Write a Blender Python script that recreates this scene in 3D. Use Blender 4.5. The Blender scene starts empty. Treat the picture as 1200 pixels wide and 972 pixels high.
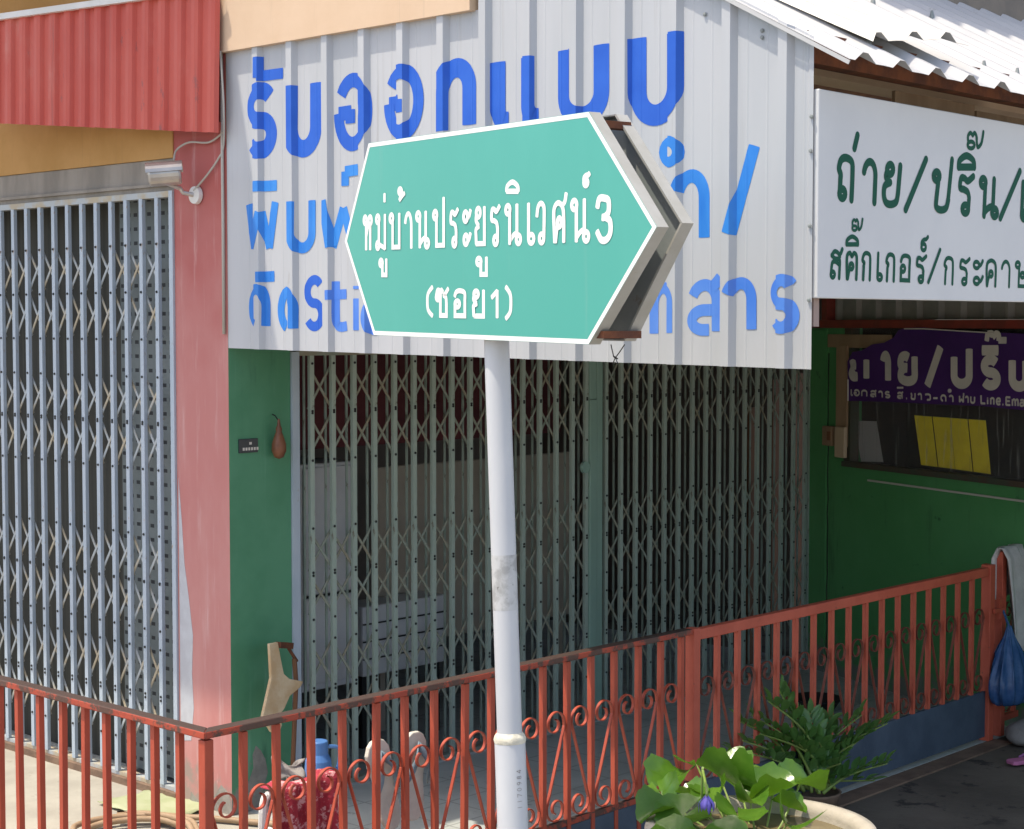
import bpy, bmesh, math, random
from mathutils import Vector, Matrix
random.seed(7)
S = bpy.context.scene
COL = S.collection
R_ = math.radians
# ------------------------------------------------------------------ camera
F, YAW, PITCH = 2050.0, R_(42.85), R_(2.97)
CAM = Vector((-5.2537, -6.7390, 2.4))
fw = Vector((math.cos(YAW)*math.cos(PITCH), math.sin(YAW)*math.cos(PITCH), -math.sin(PITCH)))
rt = Vector((math.sin(YAW), -math.cos(YAW), 0)); up = rt.cross(fw)
cd = bpy.data.cameras.new('camera'); co = bpy.data.objects.new('camera', cd); COL.objects.link(co)
cd.sensor_width = 36; cd.lens = F/1200*36; cd.clip_start = 0.05; cd.clip_end = 2000
m = Matrix((rt, up, -fw)).transposed().to_4x4(); m.translation = CAM; co.matrix_world = m
S.camera = co
# ------------------------------------------------------------------ light
SUN = Vector((0.30, -0.20, -0.93)).normalized()
w = bpy.data.worlds.new('World'); S.world = w; w.use_nodes = True
nt = w.node_tree; bg = nt.nodes['Background']
sky = nt.nodes.new('ShaderNodeTexSky'); sky.sky_type = 'NISHITA'; sky.sun_disc = False
el = math.asin(-SUN.z); sky.sun_elevation = el
sky.sun_rotation = math.atan2(-SUN.x, -SUN.y)
sky.air_density = 0.8; sky.dust_density = 2.0; sky.ozone_density = 0.0
nt.links.new(sky.outputs[0], bg.inputs[0]); bg.inputs[1].default_value = 0.15
sl = bpy.data.lights.new('sun', 'SUN'); sl.energy = 2.15; sl.angle = R_(0.6); sl.color = (1, .95, .86)
so = bpy.data.objects.new('sun', sl); COL.objects.link(so); so.rotation_euler = SUN.to_track_quat('-Z', 'Y').to_euler(); so.location = (-3, 2, 12)
S.view_settings.view_transform = 'Standard'; S.view_settings.look = 'None'
S.view_settings.gamma = 1; S.view_settings.use_curve_mapping = False
S.view_settings.exposure = 1.1
S.view_settings.use_white_balance = True; S.view_settings.white_balance_temperature = 7150; S.view_settings.white_balance_tint = 10
S.render.resolution_x, S.render.resolution_y = 1024, 829
# ------------------------------------------------------------------ rays
def ray(px, py):
    return fw + rt*((px-600)/F) - up*((py-486)/F)
def hit(px, py, n, o):
    n = Vector(n); d = ray(px, py)
    return CAM + d*(n.dot(Vector(o)-CAM)/n.dot(d))
def atx(px, py, x=0.): return hit(px, py, (1,0,0), (x,0,0))
def aty(px, py, y=0.): return hit(px, py, (0,1,0), (0,y,0))
def atz(px, py, z=0.): return hit(px, py, (0,0,1), (0,0,z))
def atd(px, py, d): return CAM + ray(px, py)*d
# ------------------------------------------------------------------ materials
def lin(c): return tuple((v/12.92 if v <= .04045 else ((v+.055)/1.055)**2.4) for v in c)
def mat(name, col, rough=.6, col2=None, scale=4., lo=.35, hi=.65, metal=0., bump=0., bscale=60., stretch=(1,1,1), col3=None, s3=14., t3=.62, spec=.5, top=None, grime=0.):
    m = bpy.data.materials.new(name); m.use_nodes = True
    n = m.node_tree.nodes; L = m.node_tree.links; b = n['Principled BSDF']
    b.inputs['Roughness'].default_value = rough; b.inputs['Metallic'].default_value = metal
    b.inputs['Specular IOR Level'].default_value = spec
    tc = n.new('ShaderNodeTexCoord'); mp = n.new('ShaderNodeMapping'); mp.inputs['Scale'].default_value = stretch
    L.new(tc.outputs['Object'], mp.inputs[0])
    def noise(sc, det=6, ro=.6):
        x = n.new('ShaderNodeTexNoise'); x.inputs['Scale'].default_value = sc; x.inputs['Detail'].default_value = det
        x.inputs['Roughness'].default_value = ro; L.new(mp.outputs[0], x.inputs[0]); return x.outputs[0]
    def ramp(v, a, c):
        r = n.new('ShaderNodeMapRange'); r.inputs[1].default_value = a; r.inputs[2].default_value = c; r.interpolation_type = 'SMOOTHSTEP'
        L.new(v, r.inputs[0]); return r.outputs[0]
    def mix(f, a, c):
        x = n.new('ShaderNodeMix'); x.data_type = 'RGBA'
        L.new(f, x.inputs[0])
        for i, v in ((6, a), (7, c)):
            if isinstance(v, tuple): x.inputs[i].default_value = (*v[:3], 1)
            else: L.new(v, x.inputs[i])
        return x.outputs[2]
    cur = tuple(col)
    if col2: cur = mix(ramp(noise(scale), lo, hi), cur, tuple(col2))
    if col3: cur = mix(ramp(noise(s3, 8, .7), t3, t3+.07), cur, tuple(col3))
    if top:
        g = n.new('ShaderNodeNewGeometry'); sx = n.new('ShaderNodeSeparateXYZ'); L.new(g.outputs['Normal'], sx.inputs[0])
        a = n.new('ShaderNodeMath'); a.operation = 'MULTIPLY_ADD'; L.new(noise(9, 6, .7), a.inputs[0]); a.inputs[1].default_value = 1.2; L.new(sx.outputs[2], a.inputs[2])
        cur = mix(ramp(a.outputs[0], 1.15, 1.35), cur, tuple(top))
    if isinstance(cur, tuple): b.inputs['Base Color'].default_value = (*cur, 1)
    else: L.new(cur, b.inputs['Base Color'])
    if grime:
        L.new(ramp(noise(scale*3), .2, .8), (q := n.new('ShaderNodeMapRange')).inputs[0])
        q.inputs[3].default_value = max(0, rough-grime); q.inputs[4].default_value = min(1, rough+grime); L.new(q.outputs[0], b.inputs['Roughness'])
    if bump:
        bp = n.new('ShaderNodeBump'); bp.inputs['Strength'].default_value = bump; bp.inputs['Distance'].default_value = .01
        L.new(noise(bscale, 5), bp.inputs['Height']); L.new(bp.outputs[0], b.inputs['Normal'])
    return m
def wear(m, col, stretch, scale, lo, hi, base=None):
    n = m.node_tree.nodes; L = m.node_tree.links; b = n['Principled BSDF']; src = b.inputs['Base Color'].links[0].from_socket
    tc = n.new('ShaderNodeTexCoord'); mp = n.new('ShaderNodeMapping'); mp.inputs['Scale'].default_value = stretch; L.new(tc.outputs['Object'], mp.inputs[0])
    no = n.new('ShaderNodeTexNoise'); no.inputs['Scale'].default_value = scale; no.inputs['Detail'].default_value = 10; no.inputs['Roughness'].default_value = .65; L.new(mp.outputs[0], no.inputs[0])
    v = no.outputs[0]
    if base is not None:      # splash dirt that thins out upwards
        sx = n.new('ShaderNodeSeparateXYZ'); L.new(tc.outputs['Object'], sx.inputs[0])
        q = n.new('ShaderNodeMapRange'); q.inputs[1].default_value = 0; q.inputs[2].default_value = base; q.inputs[3].default_value = .32; q.inputs[4].default_value = -.2; L.new(sx.outputs[2], q.inputs[0])
        a = n.new('ShaderNodeMath'); L.new(v, a.inputs[0]); L.new(q.outputs[0], a.inputs[1]); v = a.outputs[0]
    r = n.new('ShaderNodeMapRange'); r.interpolation_type = 'SMOOTHSTEP'; r.inputs[1].default_value = lo; r.inputs[2].default_value = hi; L.new(v, r.inputs[0])
    x = n.new('ShaderNodeMix'); x.data_type = 'RGBA'; L.new(r.outputs[0], x.inputs[0]); L.new(src, x.inputs[6]); x.inputs[7].default_value = (*col, 1); L.new(x.outputs[2], b.inputs['Base Color'])
M = {}
M['street'] = mat('street', (.085,.07,.052), .9, (.15,.125,.095), 1.6, lo=.3, hi=.7, col3=(.045,.038,.03), s3=5, t3=.55, bump=.5, bscale=35)
M['porch'] = mat('porch_cement', (.36,.39,.37), .7, (.43,.455,.435), 3, col3=(.22,.235,.225), s3=9, t3=.6, bump=.2, bscale=30)
def joints(m, pitch, col):
    n = m.node_tree.nodes; L = m.node_tree.links; b = n['Principled BSDF']; src = b.inputs['Base Color'].links[0].from_socket
    tc = n.new('ShaderNodeTexCoord'); br = n.new('ShaderNodeTexBrick'); L.new(tc.outputs['Object'], br.inputs[0]); br.offset = 0
    br.inputs['Scale'].default_value = 1; br.inputs['Brick Width'].default_value = pitch; br.inputs['Row Height'].default_value = pitch; br.inputs['Mortar Size'].default_value = .006
    br.inputs['Color1'].default_value = br.inputs['Color2'].default_value = (0,0,0,1); br.inputs['Mortar'].default_value = (1,1,1,1)
    x = n.new('ShaderNodeMix'); x.data_type = 'RGBA'; L.new(br.outputs['Color'], x.inputs[0]); L.new(src, x.inputs[6]); x.inputs[7].default_value = (*col, 1); L.new(x.outputs[2], b.inputs['Base Color'])
joints(M['porch'], .3, (.27,.285,.27))
M['pale_floor'] = mat('pale_cement', (.33,.31,.26), .85, (.40,.38,.32), 3, col3=(.27,.24,.19), s3=7, t3=.6, bump=.25, bscale=30)
M['road_bounce'] = mat('pale_bounce', (.29,.275,.25), .9, (.34,.32,.29), 1.5, bump=.3)  # pale surface for the added sheet that bounces sun onto the shopfront
M['pink'] = mat('pink_paint', (.50,.19,.175), .75, (.55,.26,.24), 2.2, stretch=(1,1,.35), col3=(.62,.38,.35), s3=7, t3=.64, bump=.15, bscale=12)
def redden_top(m, deep, z0, z1):
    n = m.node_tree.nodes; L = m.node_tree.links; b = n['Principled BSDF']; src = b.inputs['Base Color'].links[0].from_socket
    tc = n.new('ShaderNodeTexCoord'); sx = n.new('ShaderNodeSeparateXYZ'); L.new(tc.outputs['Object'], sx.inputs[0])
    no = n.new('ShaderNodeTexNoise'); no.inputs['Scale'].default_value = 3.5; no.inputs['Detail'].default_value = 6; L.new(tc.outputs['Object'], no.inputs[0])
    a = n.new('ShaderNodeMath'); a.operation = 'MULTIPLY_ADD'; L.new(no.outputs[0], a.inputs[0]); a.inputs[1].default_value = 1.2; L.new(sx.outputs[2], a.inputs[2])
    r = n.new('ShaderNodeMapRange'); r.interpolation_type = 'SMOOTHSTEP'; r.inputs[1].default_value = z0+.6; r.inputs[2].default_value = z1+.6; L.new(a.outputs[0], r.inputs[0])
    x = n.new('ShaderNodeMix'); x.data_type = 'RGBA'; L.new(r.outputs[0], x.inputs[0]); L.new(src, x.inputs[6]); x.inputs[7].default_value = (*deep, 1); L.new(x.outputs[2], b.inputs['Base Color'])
redden_top(M['pink'], (.42,.10,.09), 2.0, 3.3)  # deeper red upper pillar: unfaded paint plus awning shade put into the colour
wear(M['pink'], (.59,.35,.33), (1,3,.25), 6, .54, .78); wear(M['pink'], (.34,.25,.22), (1,1,1), 9, .55, .75, .45)
M['green'] = mat('green_paint', (.06,.24,.125), .55, (.085,.285,.16), 2.0, col3=(.10,.30,.18), s3=22, t3=.72, bump=.12, bscale=9)
wear(M['green'], (.13,.33,.22), (3,3,.2), 5, .56, .75); wear(M['green'], (.03,.13,.08), (2,2,.3), 4, .58, .78); wear(M['green'], (.24,.23,.20), (1,1,1), 11, .58, .76, .4); wear(M['green'], (.40,.46,.42), (1,1,1), 45, .72, .75)
M['green_dark'] = mat('green_wall', (.06,.245,.08), .5, (.075,.275,.10), 1.6, col3=(.025,.10,.04), s3=6, t3=.64, bump=.12, bscale=9)
wear(M['green_dark'], (.03,.09,.035), (2,2,.25), 3, .55, .75); wear(M['green_dark'], (.16,.18,.15), (1,1,1), 10, .6, .78, .5)
M['orange'] = mat('orange_wall', (.46,.25,.075), .85, (.52,.29,.10), 3, bump=.1, bscale=25)
M['cream'] = mat('cream_wall', (.62,.45,.31), .85, (.66,.49,.35), 2.5, bump=.1, bscale=20)
M['grey_lintel'] = mat('cement_lintel', (.23,.21,.18), .9, (.32,.29,.25), 5, stretch=(1,1,.25), bump=.2)
M['awning_red'] = mat('red_metal', (.54,.08,.058), .5, (.60,.11,.08), 2.5, stretch=(1,1,.4), col3=(.36,.10,.09), s3=8, t3=.62, grime=.1)
wear(M['awning_red'], (.33,.10,.085), (2,5,.15), 5, .56, .8); wear(M['awning_red'], (.62,.20,.16), (1,1,.5), 3, .58, .8)
wear(M['cream'], (.46,.35,.25), (2,5,.2), 4, .58, .82); wear(M['orange'], (.34,.20,.08), (2,4,.25), 4, .55, .8)
M['sheet_white'] = mat('white_metal', (.43,.45,.475), .42, (.475,.49,.515), 1.5, stretch=(1,2,.3), col3=(.38,.38,.385), s3=5, t3=.66, grime=.1)
wear(M['sheet_white'], (.36,.355,.345), (1,5,.12), 4, .58, .80); wear(M['sheet_white'], (.30,.27,.22), (1,1,1), 40, .73, .76)
M['roof_white'] = mat('roof_metal', (.47,.47,.475), .5, (.53,.53,.53), 1.6, col3=(.36,.34,.31), s3=5, t3=.64, grime=.12)
M['blue'] = mat('royal_blue', (.012,.10,.52), .4, (.02,.125,.58), 3, spec=.3)
M['sky_blue'] = mat('bright_blue', (.02,.21,.66), .4, (.035,.25,.70), 3, spec=.3)
wear(M['sky_blue'], (.015,.175,.60), (1,2,.5), 2.2, .45, .65)
M['mid_blue'] = mat('mid_blue', (.05,.19,.66), .35, (.09,.25,.72), 3)
M['sign_green'] = mat('sign_green', (.048,.35,.295), .3, (.062,.385,.325), 1.4, stretch=(1,1,.4), col3=(.085,.41,.35), s3=3, t3=.62)
wear(M['sign_green'], (.10,.36,.31), (4,4,.25), 5, .6, .8); wear(M['sign_green'], (.05,.22,.19), (1,1,1), 60, .74, .77)
M['sign_white'] = mat('sign_white', (.84,.84,.82), .35, (.78,.78,.76), 6)
M['sign_back'] = mat('sign_back', (.22,.25,.25), .5, (.28,.30,.295), 5, col3=(.22,.20,.17), s3=10, t3=.62)
wear(M['sign_white'], (.55,.53,.48), (1,1,1), 14, .6, .78)
M['rim'] = mat('sign_rim', (.40,.40,.38), .55, (.33,.325,.29), 6, lo=.3, hi=.7, col3=(.30,.22,.15), s3=18, t3=.66)
M['rust'] = mat('rust', (.20,.065,.025), .85, (.10,.035,.02), 12, bump=.3)
M['pole'] = mat('pole_paint', (.50,.52,.545), .42, (.57,.585,.60), 3, stretch=(1,1,.4), col3=(.42,.42,.40), s3=18, t3=.68, grime=.1)
M['pole_bare'] = mat('pole_scuff', (.50,.51,.51), .6, (.34,.345,.34), 16, lo=.42, hi=.6, col3=(.16,.16,.15), s3=34, t3=.6)
M['putty'] = mat('weld_cement', (.72,.68,.55), .85, (.55,.52,.42), 25, bump=.4)
M['fence'] = mat('red_fence_paint', (.47,.08,.04), .55, (.38,.06,.03), 6, stretch=(1,1,.5), col3=(.20,.055,.032), s3=20, t3=.60, bump=.08)
M['rail'] = mat('red_rail_paint', (.44,.07,.033), .6, (.36,.055,.03), 6, col3=(.10,.05,.036), s3=10, t3=.47, top=(.055,.032,.025), bump=.15)
M['gate_red'] = mat('gate_red_paint', (.58,.115,.065), .55, (.49,.09,.05), 5, col3=(.15,.045,.03), s3=16, t3=.62, bump=.08)
M['scroll_red'] = mat('weathered_scroll', (.26,.065,.04), .65, (.16,.045,.03), 12)
M['kick'] = mat('navy_plate', (.05,.075,.11), .6, (.07,.10,.14), 5, col3=(.14,.15,.17), s3=26, t3=.66, bump=.2)
M['slat_blue'] = mat('pale_blue_steel', (.38,.46,.53), .5, (.44,.51,.58), 7, stretch=(1,1,.3), col3=(.32,.30,.27), s3=20, t3=.66)
wear(M['slat_blue'], (.36,.24,.15), (1,1,.5), 26, .64, .72)
M['brace_blue'] = mat('brace_blue', (.42,.46,.47), .6, (.44,.38,.27), 7, lo=.45, hi=.6)
M['slat_green'] = mat('grey_green_steel', (.33,.41,.35), .55, (.37,.45,.39), 7, stretch=(1,1,.3), col3=(.17,.15,.11), s3=20, t3=.58)
M['brace_green'] = mat('brace_green', (.27,.31,.26), .6, (.28,.25,.18), 7)
M['lock_green'] = mat('lock_green', (.27,.42,.35), .5, (.23,.36,.30), 6, stretch=(1,1,.3), col3=(.04,.05,.05), s3=9, t3=.64)
M['louvre'] = None
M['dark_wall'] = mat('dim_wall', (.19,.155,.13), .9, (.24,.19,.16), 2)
M['maroon'] = mat('maroon_cloth', (.13,.03,.035), .9, (.09,.02,.025), 5)
M['black'] = mat('black', (.012,.012,.012), .6)
M['cab_white'] = mat('cabinet_grey', (.62,.62,.63), .5, (.54,.54,.56), 3)
M['beige'] = mat('beige_board', (.42,.36,.29), .8, (.36,.31,.25), 2)
M['wood'] = mat('brown_wood', (.22,.095,.04), .7, (.14,.06,.03), 6, stretch=(1,1,.15))
M['tan_wood'] = mat('tan_wood', (.33,.22,.13), .8, (.25,.16,.09), 7, stretch=(1,1,.2), bump=.15)
M['board_grey'] = mat('board_white', (.64,.645,.65), .5, (.60,.605,.615), 2)
M['dk_green'] = mat('letter_green', (.004,.085,.052), .7, spec=.25)
M['purple'] = mat('purple_vinyl', (.055,.012,.12), .45, (.07,.018,.15), 3, bump=.1, bscale=8)
M['vinyl_white'] = mat('vinyl_white', (.66,.62,.56), .5, (.58,.55,.5), 6)
M['yellow'] = mat('yellow_paper', (.80,.64,.02), .6, (.66,.50,.02), 5)
M['grey_paper'] = mat('grey_paper', (.33,.32,.32), .7)
M['steel'] = mat('cctv_metal', (.55,.52,.47), .35, (.45,.43,.40), 8, metal=.6)
M['plastic_white'] = mat('white_plastic', (.75,.74,.72), .4, (.68,.67,.64), 6)
M['cable'] = mat('pale_cable', (.45,.43,.38), .6)
M['dark_cable'] = mat('black_cable', (.02,.02,.02), .5)
M['plaque'] = mat('black_plaque', (.03,.035,.04), .35)
M['brown'] = mat('brown_gourd', (.22,.085,.04), .45, (.14,.05,.025), 14, bump=.5, bscale=25)
M['torn_board'] = mat('torn_board', (.62,.50,.33), .9, (.52,.36,.20), 7, col3=(.34,.16,.08), s3=9, t3=.64, bump=.4, bscale=20)
M['sole'] = mat('slipper_sole', (.60,.57,.49), .75, (.48,.46,.40), 8, bump=.2)
M['strap'] = mat('slipper_strap', (.22,.30,.35), .65, (.16,.23,.28), 10)
M['red_cloth'] = mat('red_cloth', (.44,.035,.06), .8, (.28,.015,.03), 12, col3=(.66,.36,.36), s3=22, t3=.51, bump=.6, bscale=60)
M['blue_plastic'] = mat('blue_plastic', (.06,.17,.42), .4, (.08,.21,.48), 5)
M['hose'] = mat('brown_hose', (.32,.21,.12), .6, (.38,.27,.17), 9)
M['lime'] = mat('lime_sheet', (.33,.37,.20), .7, (.40,.43,.27), 6)
M['towel'] = mat('grey_towel', (.62,.60,.57), .95, (.52,.50,.48), 6, bump=.3, bscale=40)
M['lily_pot'] = mat('pot_cement', (.40,.36,.29), .85, (.47,.42,.34), 7, col3=(.24,.20,.15), s3=9, t3=.6, bump=.3)
M['water'] = mat('pond_water', (.14,.11,.055), .06, (.18,.14,.07), 4)
M['soil'] = mat('soil', (.06,.045,.03), .95, (.10,.075,.05), 12, bump=.5)
M['flower'] = mat('violet_petal', (.16,.11,.55), .5, (.26,.20,.66), 20)
M['stem'] = mat('lily_stem', (.20,.30,.06), .5, (.26,.34,.10), 8)
M['pink_foam'] = mat('pink_foam', (.55,.17,.33), .7)
M['mauve'] = mat('mauve_strap', (.32,.11,.28), .6)
M['stone'] = mat('grey_stone', (.28,.26,.24), .9, (.20,.18,.17), 9, bump=.4)
M['rust_sill'] = mat('rusty_sill', (.23,.15,.10), .9, (.15,.095,.065), 6, bump=.4)
def leafmat(name, a, c, rough=.32):
    m = mat(name, a, rough, c, 6, lo=.3, hi=.7, bump=.15, bscale=25)
    n = m.node_tree.nodes; L = m.node_tree.links; b = n['Principled BSDF']; out = n['Material Output']
    t = n.new('ShaderNodeBsdfTranslucent'); t.inputs[0].default_value = (a[0]*2.4, a[1]*2.0, a[2], 1)
    x = n.new('ShaderNodeMixShader'); x.inputs[0].default_value = .28
    L.new(b.outputs[0], x.inputs[1]); L.new(t.outputs[0], x.inputs[2]); L.new(x.outputs[0], out.inputs[0]); return m
M['lily_leaf'] = leafmat('lily_leaf', (.055,.15,.016), (.115,.235,.03), .22)
M['zz_leaf'] = leafmat('zz_leaf', (.085,.215,.06), (.14,.29,.09), .3)
# louvred metal behind the pale-blue gate : slots are pressed in the sheet
def louvre():
    m = mat('slotted_steel', (.15,.18,.18), .6, (.19,.22,.22), 4)
    n = m.node_tree.nodes; L = m.node_tree.links; b = n['Principled BSDF']
    tc = n.new('ShaderNodeTexCoord'); mp = n.new('ShaderNodeMapping'); L.new(tc.outputs['Object'], mp.inputs[0])
    sx = n.new('ShaderNodeSeparateXYZ'); L.new(tc.outputs['Object'], sx.inputs[0])
    def band(sock, pitch, width):
        d = n.new('ShaderNodeMath'); d.operation = 'DIVIDE'; L.new(sock, d.inputs[0]); d.inputs[1].default_value = pitch
        f_ = n.new('ShaderNodeMath'); f_.operation = 'FRACT'; L.new(d.outputs[0], f_.inputs[0])
        c = n.new('ShaderNodeMath'); c.operation = 'LESS_THAN'; L.new(f_.outputs[0], c.inputs[0]); c.inputs[1].default_value = width; return c.outputs[0]
    a_ = n.new('ShaderNodeMath'); a_.operation = 'MULTIPLY'; L.new(band(sx.outputs[1], .06, .55), a_.inputs[0]); L.new(band(sx.outputs[2], .074, .26), a_.inputs[1])
    mx = n.new('ShaderNodeMix'); mx.data_type = 'RGBA'; src = b.inputs['Base Color'].links[0].from_socket
    L.new(a_.outputs[0], mx.inputs[0]); L.new(src, mx.inputs[6]); mx.inputs[7].default_value = (.02,.024,.028,1); L.new(mx.outputs[2], b.inputs['Base Color']); return m
M['louvre'] = louvre()
def glass():
    m = bpy.data.materials.new('dusty_glass'); m.use_nodes = True; n = m.node_tree.nodes; L = m.node_tree.links
    b = n['Principled BSDF']; b.inputs['Base Color'].default_value = (.5,.5,.48,1); b.inputs['Roughness'].default_value = .25
    t = n.new('ShaderNodeBsdfTransparent'); x = n.new('ShaderNodeMixShader')
    tc = n.new('ShaderNodeTexCoord'); mp = n.new('ShaderNodeMapping'); mp.inputs['Scale'].default_value = (14, 14, 1.1); L.new(tc.outputs['Object'], mp.inputs[0])
    no = n.new('ShaderNodeTexNoise'); no.inputs['Scale'].default_value = 3; no.inputs['Detail'].default_value = 6; L.new(mp.outputs[0], no.inputs[0])
    r = n.new('ShaderNodeMapRange'); r.inputs[1].default_value = .58; r.inputs[2].default_value = .78; r.inputs[3].default_value = .045; r.inputs[4].default_value = .4
    L.new(no.outputs[0], r.inputs[0]); L.new(r.outputs[0], x.inputs[0]); L.new(t.outputs[0], x.inputs[1]); L.new(b.outputs[0], x.inputs[2]); L.new(x.outputs[0], n['Material Output'].inputs[0]); return m
M['glass'] = glass()
def bagmat():
    m = mat('blue_bag', (.03,.10,.26), .25, (.07,.17,.36), 9, bump=.5, bscale=14)
    n = m.node_tree.nodes; L = m.node_tree.links; b = n['Principled BSDF']
    t = n.new('ShaderNodeBsdfTransparent'); t.inputs[0].default_value = (.35,.55,.9,1); x = n.new('ShaderNodeMixShader'); x.inputs[0].default_value = .25
    L.new(b.outputs[0], x.inputs[1]); L.new(t.outputs[0], x.inputs[2]); L.new(x.outputs[0], n['Material Output'].inputs[0]); return m
M['bag'] = bagmat()
# ------------------------------------------------------------------ mesh builder
ORG = {}
def wloc(o): return ORG.get(o.name, Vector((0,0,0)))
class MB:
    def __init__(s): s.v = []; s.f = []; s.mi = []
    def add(s, vs, fs, mi=0):
        k = len(s.v); s.v += [Vector(v) for v in vs]; s.f += [[i+k for i in f] for f in fs]; s.mi += [mi]*len(fs); return s
    def box(s, a, b, mi=0):
        (x0,y0,z0),(x1,y1,z1) = a, b
        x0,x1 = sorted((x0,x1)); y0,y1 = sorted((y0,y1)); z0,z1 = sorted((z0,z1))
        return s.add([(x0,y0,z0),(x1,y0,z0),(x1,y1,z0),(x0,y1,z0),(x0,y0,z1),(x1,y0,z1),(x1,y1,z1),(x0,y1,z1)],
            [(0,3,2,1),(4,5,6,7),(0,1,5,4),(1,2,6,5),(2,3,7,6),(3,0,4,7)], mi)
    def obox(s, c, ax, ay, az, mi=0):      # oriented box: centre + half vectors
        c = Vector(c); ax, ay, az = Vector(ax), Vector(ay), Vector(az)
        vs = [c+ax*i+ay*j+az*k for k in (-1,1) for j in (-1,1) for i in (-1,1)]
        return s.add(vs, [(0,2,3,1),(4,5,7,6),(0,1,5,4),(1,3,7,5),(3,2,6,7),(2,0,4,6)], mi)
    def bar(s, p, q, w, h, upv=(0,0,1), mi=0):  # flat bar p->q, w across, h along upv
        p, q = Vector(p), Vector(q); d = (q-p); l = d.length; d.normalize(); u = Vector(upv); sd = d.cross(u)
        if sd.length < 1e-4: sd = d.cross(Vector((1,0,0)))
        sd.normalize(); u = sd.cross(d)
        return s.obox((p+q)/2, d*l/2, sd*w/2, u*h/2, mi)
    def tube(s, pts, r, n=8, cap=True, closed=False, mi=0):
        pts = [Vector(p) for p in pts]; N = len(pts); rs = r if isinstance(r, (list, tuple)) else [r]*N
        rings = []; pu = None
        for i, p in enumerate(pts):
            a = pts[i-1] if (i > 0 or closed) else p; b = pts[(i+1) % N] if (i < N-1 or closed) else p
            t = (b-a).normalized()
            if pu is None:
                pu = Vector((0,0,1)) if abs(t.z) < .9 else Vector((1,0,0))
            sd = t.cross(pu); sd.normalize(); u = sd.cross(t).normalized(); pu = u
            rings.append([p + (sd*math.cos(2*math.pi*k/n) + u*math.sin(2*math.pi*k/n))*rs[i] for k in range(n)])
        vs = [v for rg in rings for v in rg]; fs = []
        for i in range(N if closed else N-1):
            j = (i+1) % N
            for k in range(n): fs.append((i*n+k, i*n+(k+1)%n, j*n+(k+1)%n, j*n+k))
        if cap and not closed: fs += [tuple(range(n))[::-1], tuple((N-1)*n+k for k in range(n))]
        return s.add(vs, fs, mi)
    def lathe(s, prof, c, n=32, mi=0):   # prof: (r,z)
        c = Vector(c); vs = []; fs = []
        for r, z in prof:
            for k in range(n): a = 2*math.pi*k/n; vs.append(c+Vector((r*math.cos(a), r*math.sin(a), z)))
        for i in range(len(prof)-1):
            for k in range(n): fs.append((i*n+k, i*n+(k+1)%n, (i+1)*n+(k+1)%n, (i+1)*n+k))
        return s.add(vs, fs, mi)
    def prism(s, poly, off, mi=0):   # poly 3d points, extruded by vector
        n = len(poly); off = Vector(off); vs = [Vector(p) for p in poly]+[Vector(p)+off for p in poly]
        return s.add(vs, [tuple(range(n)), tuple(range(n, 2*n))[::-1]]+[(i, i+n, (i+1)%n+n, (i+1)%n) for i in range(n)], mi)
    def grid(s, rows, mi=0):
        n = len(rows[0]); vs = [p for r in rows for p in r]
        return s.add(vs, [(i*n+k, i*n+k+1, (i+1)*n+k+1, (i+1)*n+k) for i in range(len(rows)-1) for k in range(n-1)], mi)
    def build(s, name, material, parent=None, smooth=False, origin=None, bevel=0, solid=0):
        if parent is not None: o0 = wloc(parent)
        elif origin is not None: o0 = Vector(origin)
        else:
            xs = [v.x for v in s.v]; ys = [v.y for v in s.v]; zs = [v.z for v in s.v]
            o0 = Vector(((min(xs)+max(xs))/2, (min(ys)+max(ys))/2, min(zs)))
        me = bpy.data.meshes.new(name); me.from_pydata([v-o0 for v in s.v], [], s.f)
        for x in (material if isinstance(material, (list, tuple)) else [material]): me.materials.append(x)
        me.polygons.foreach_set('material_index', s.mi)
        bm = bmesh.new(); bm.from_mesh(me); bmesh.ops.recalc_face_normals(bm, faces=bm.faces); bm.to_mesh(me); bm.free()
        if smooth: me.polygons.foreach_set('use_smooth', [True]*len(me.polygons))
        me.update()
        o = bpy.data.objects.new(name, me); COL.objects.link(o)
        if parent is not None: o.parent = parent
        else: o.location = o0
        ORG[o.name] = o0
        if solid: md = o.modifiers.new('thickness', 'SOLIDIFY'); md.thickness = solid; md.offset = 0
        if bevel: md = o.modifiers.new('bevel', 'BEVEL'); md.width = bevel; md.segments = 2; md.limit_method = 'ANGLE'
        return o
def tag(o, label=None, cat=None, group=None, kind=None):
    if label: o['label'] = label
    if cat: o['category'] = cat
    if group: o['group'] = group
    if kind: o['kind'] = kind
    return o
def empty(name, loc, label, cat, group=None):
    o = bpy.data.objects.new(name, None); COL.objects.link(o); o.location = loc; o.empty_display_size = .1; ORG[o.name] = Vector(loc)
    return tag(o, label, cat, group)
def copy(o, off, parent):
    c = o.copy(); COL.objects.link(c); c.parent = parent; c.location = o.location + Vector(off); ORG[c.name] = wloc(o); return c
def spline(pts, n=8, closed=False):
    P = [Vector(p) for p in pts]; N = len(P); out = []
    for i in range(N if closed else N-1):
        g = (lambda k: P[k % N]) if closed else (lambda k: P[min(max(k,0),N-1)])
        a, b, c, d = g(i-1), g(i), g(i+1), g(i+2)
        for k in range(n):
            t = k/n; out.append(.5*((2*b)+(c-a)*t+(2*a-5*b+4*c-d)*t*t+(3*b-a-3*c+d)*t**3))
    if not closed: out.append(P[-1])
    return out
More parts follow.
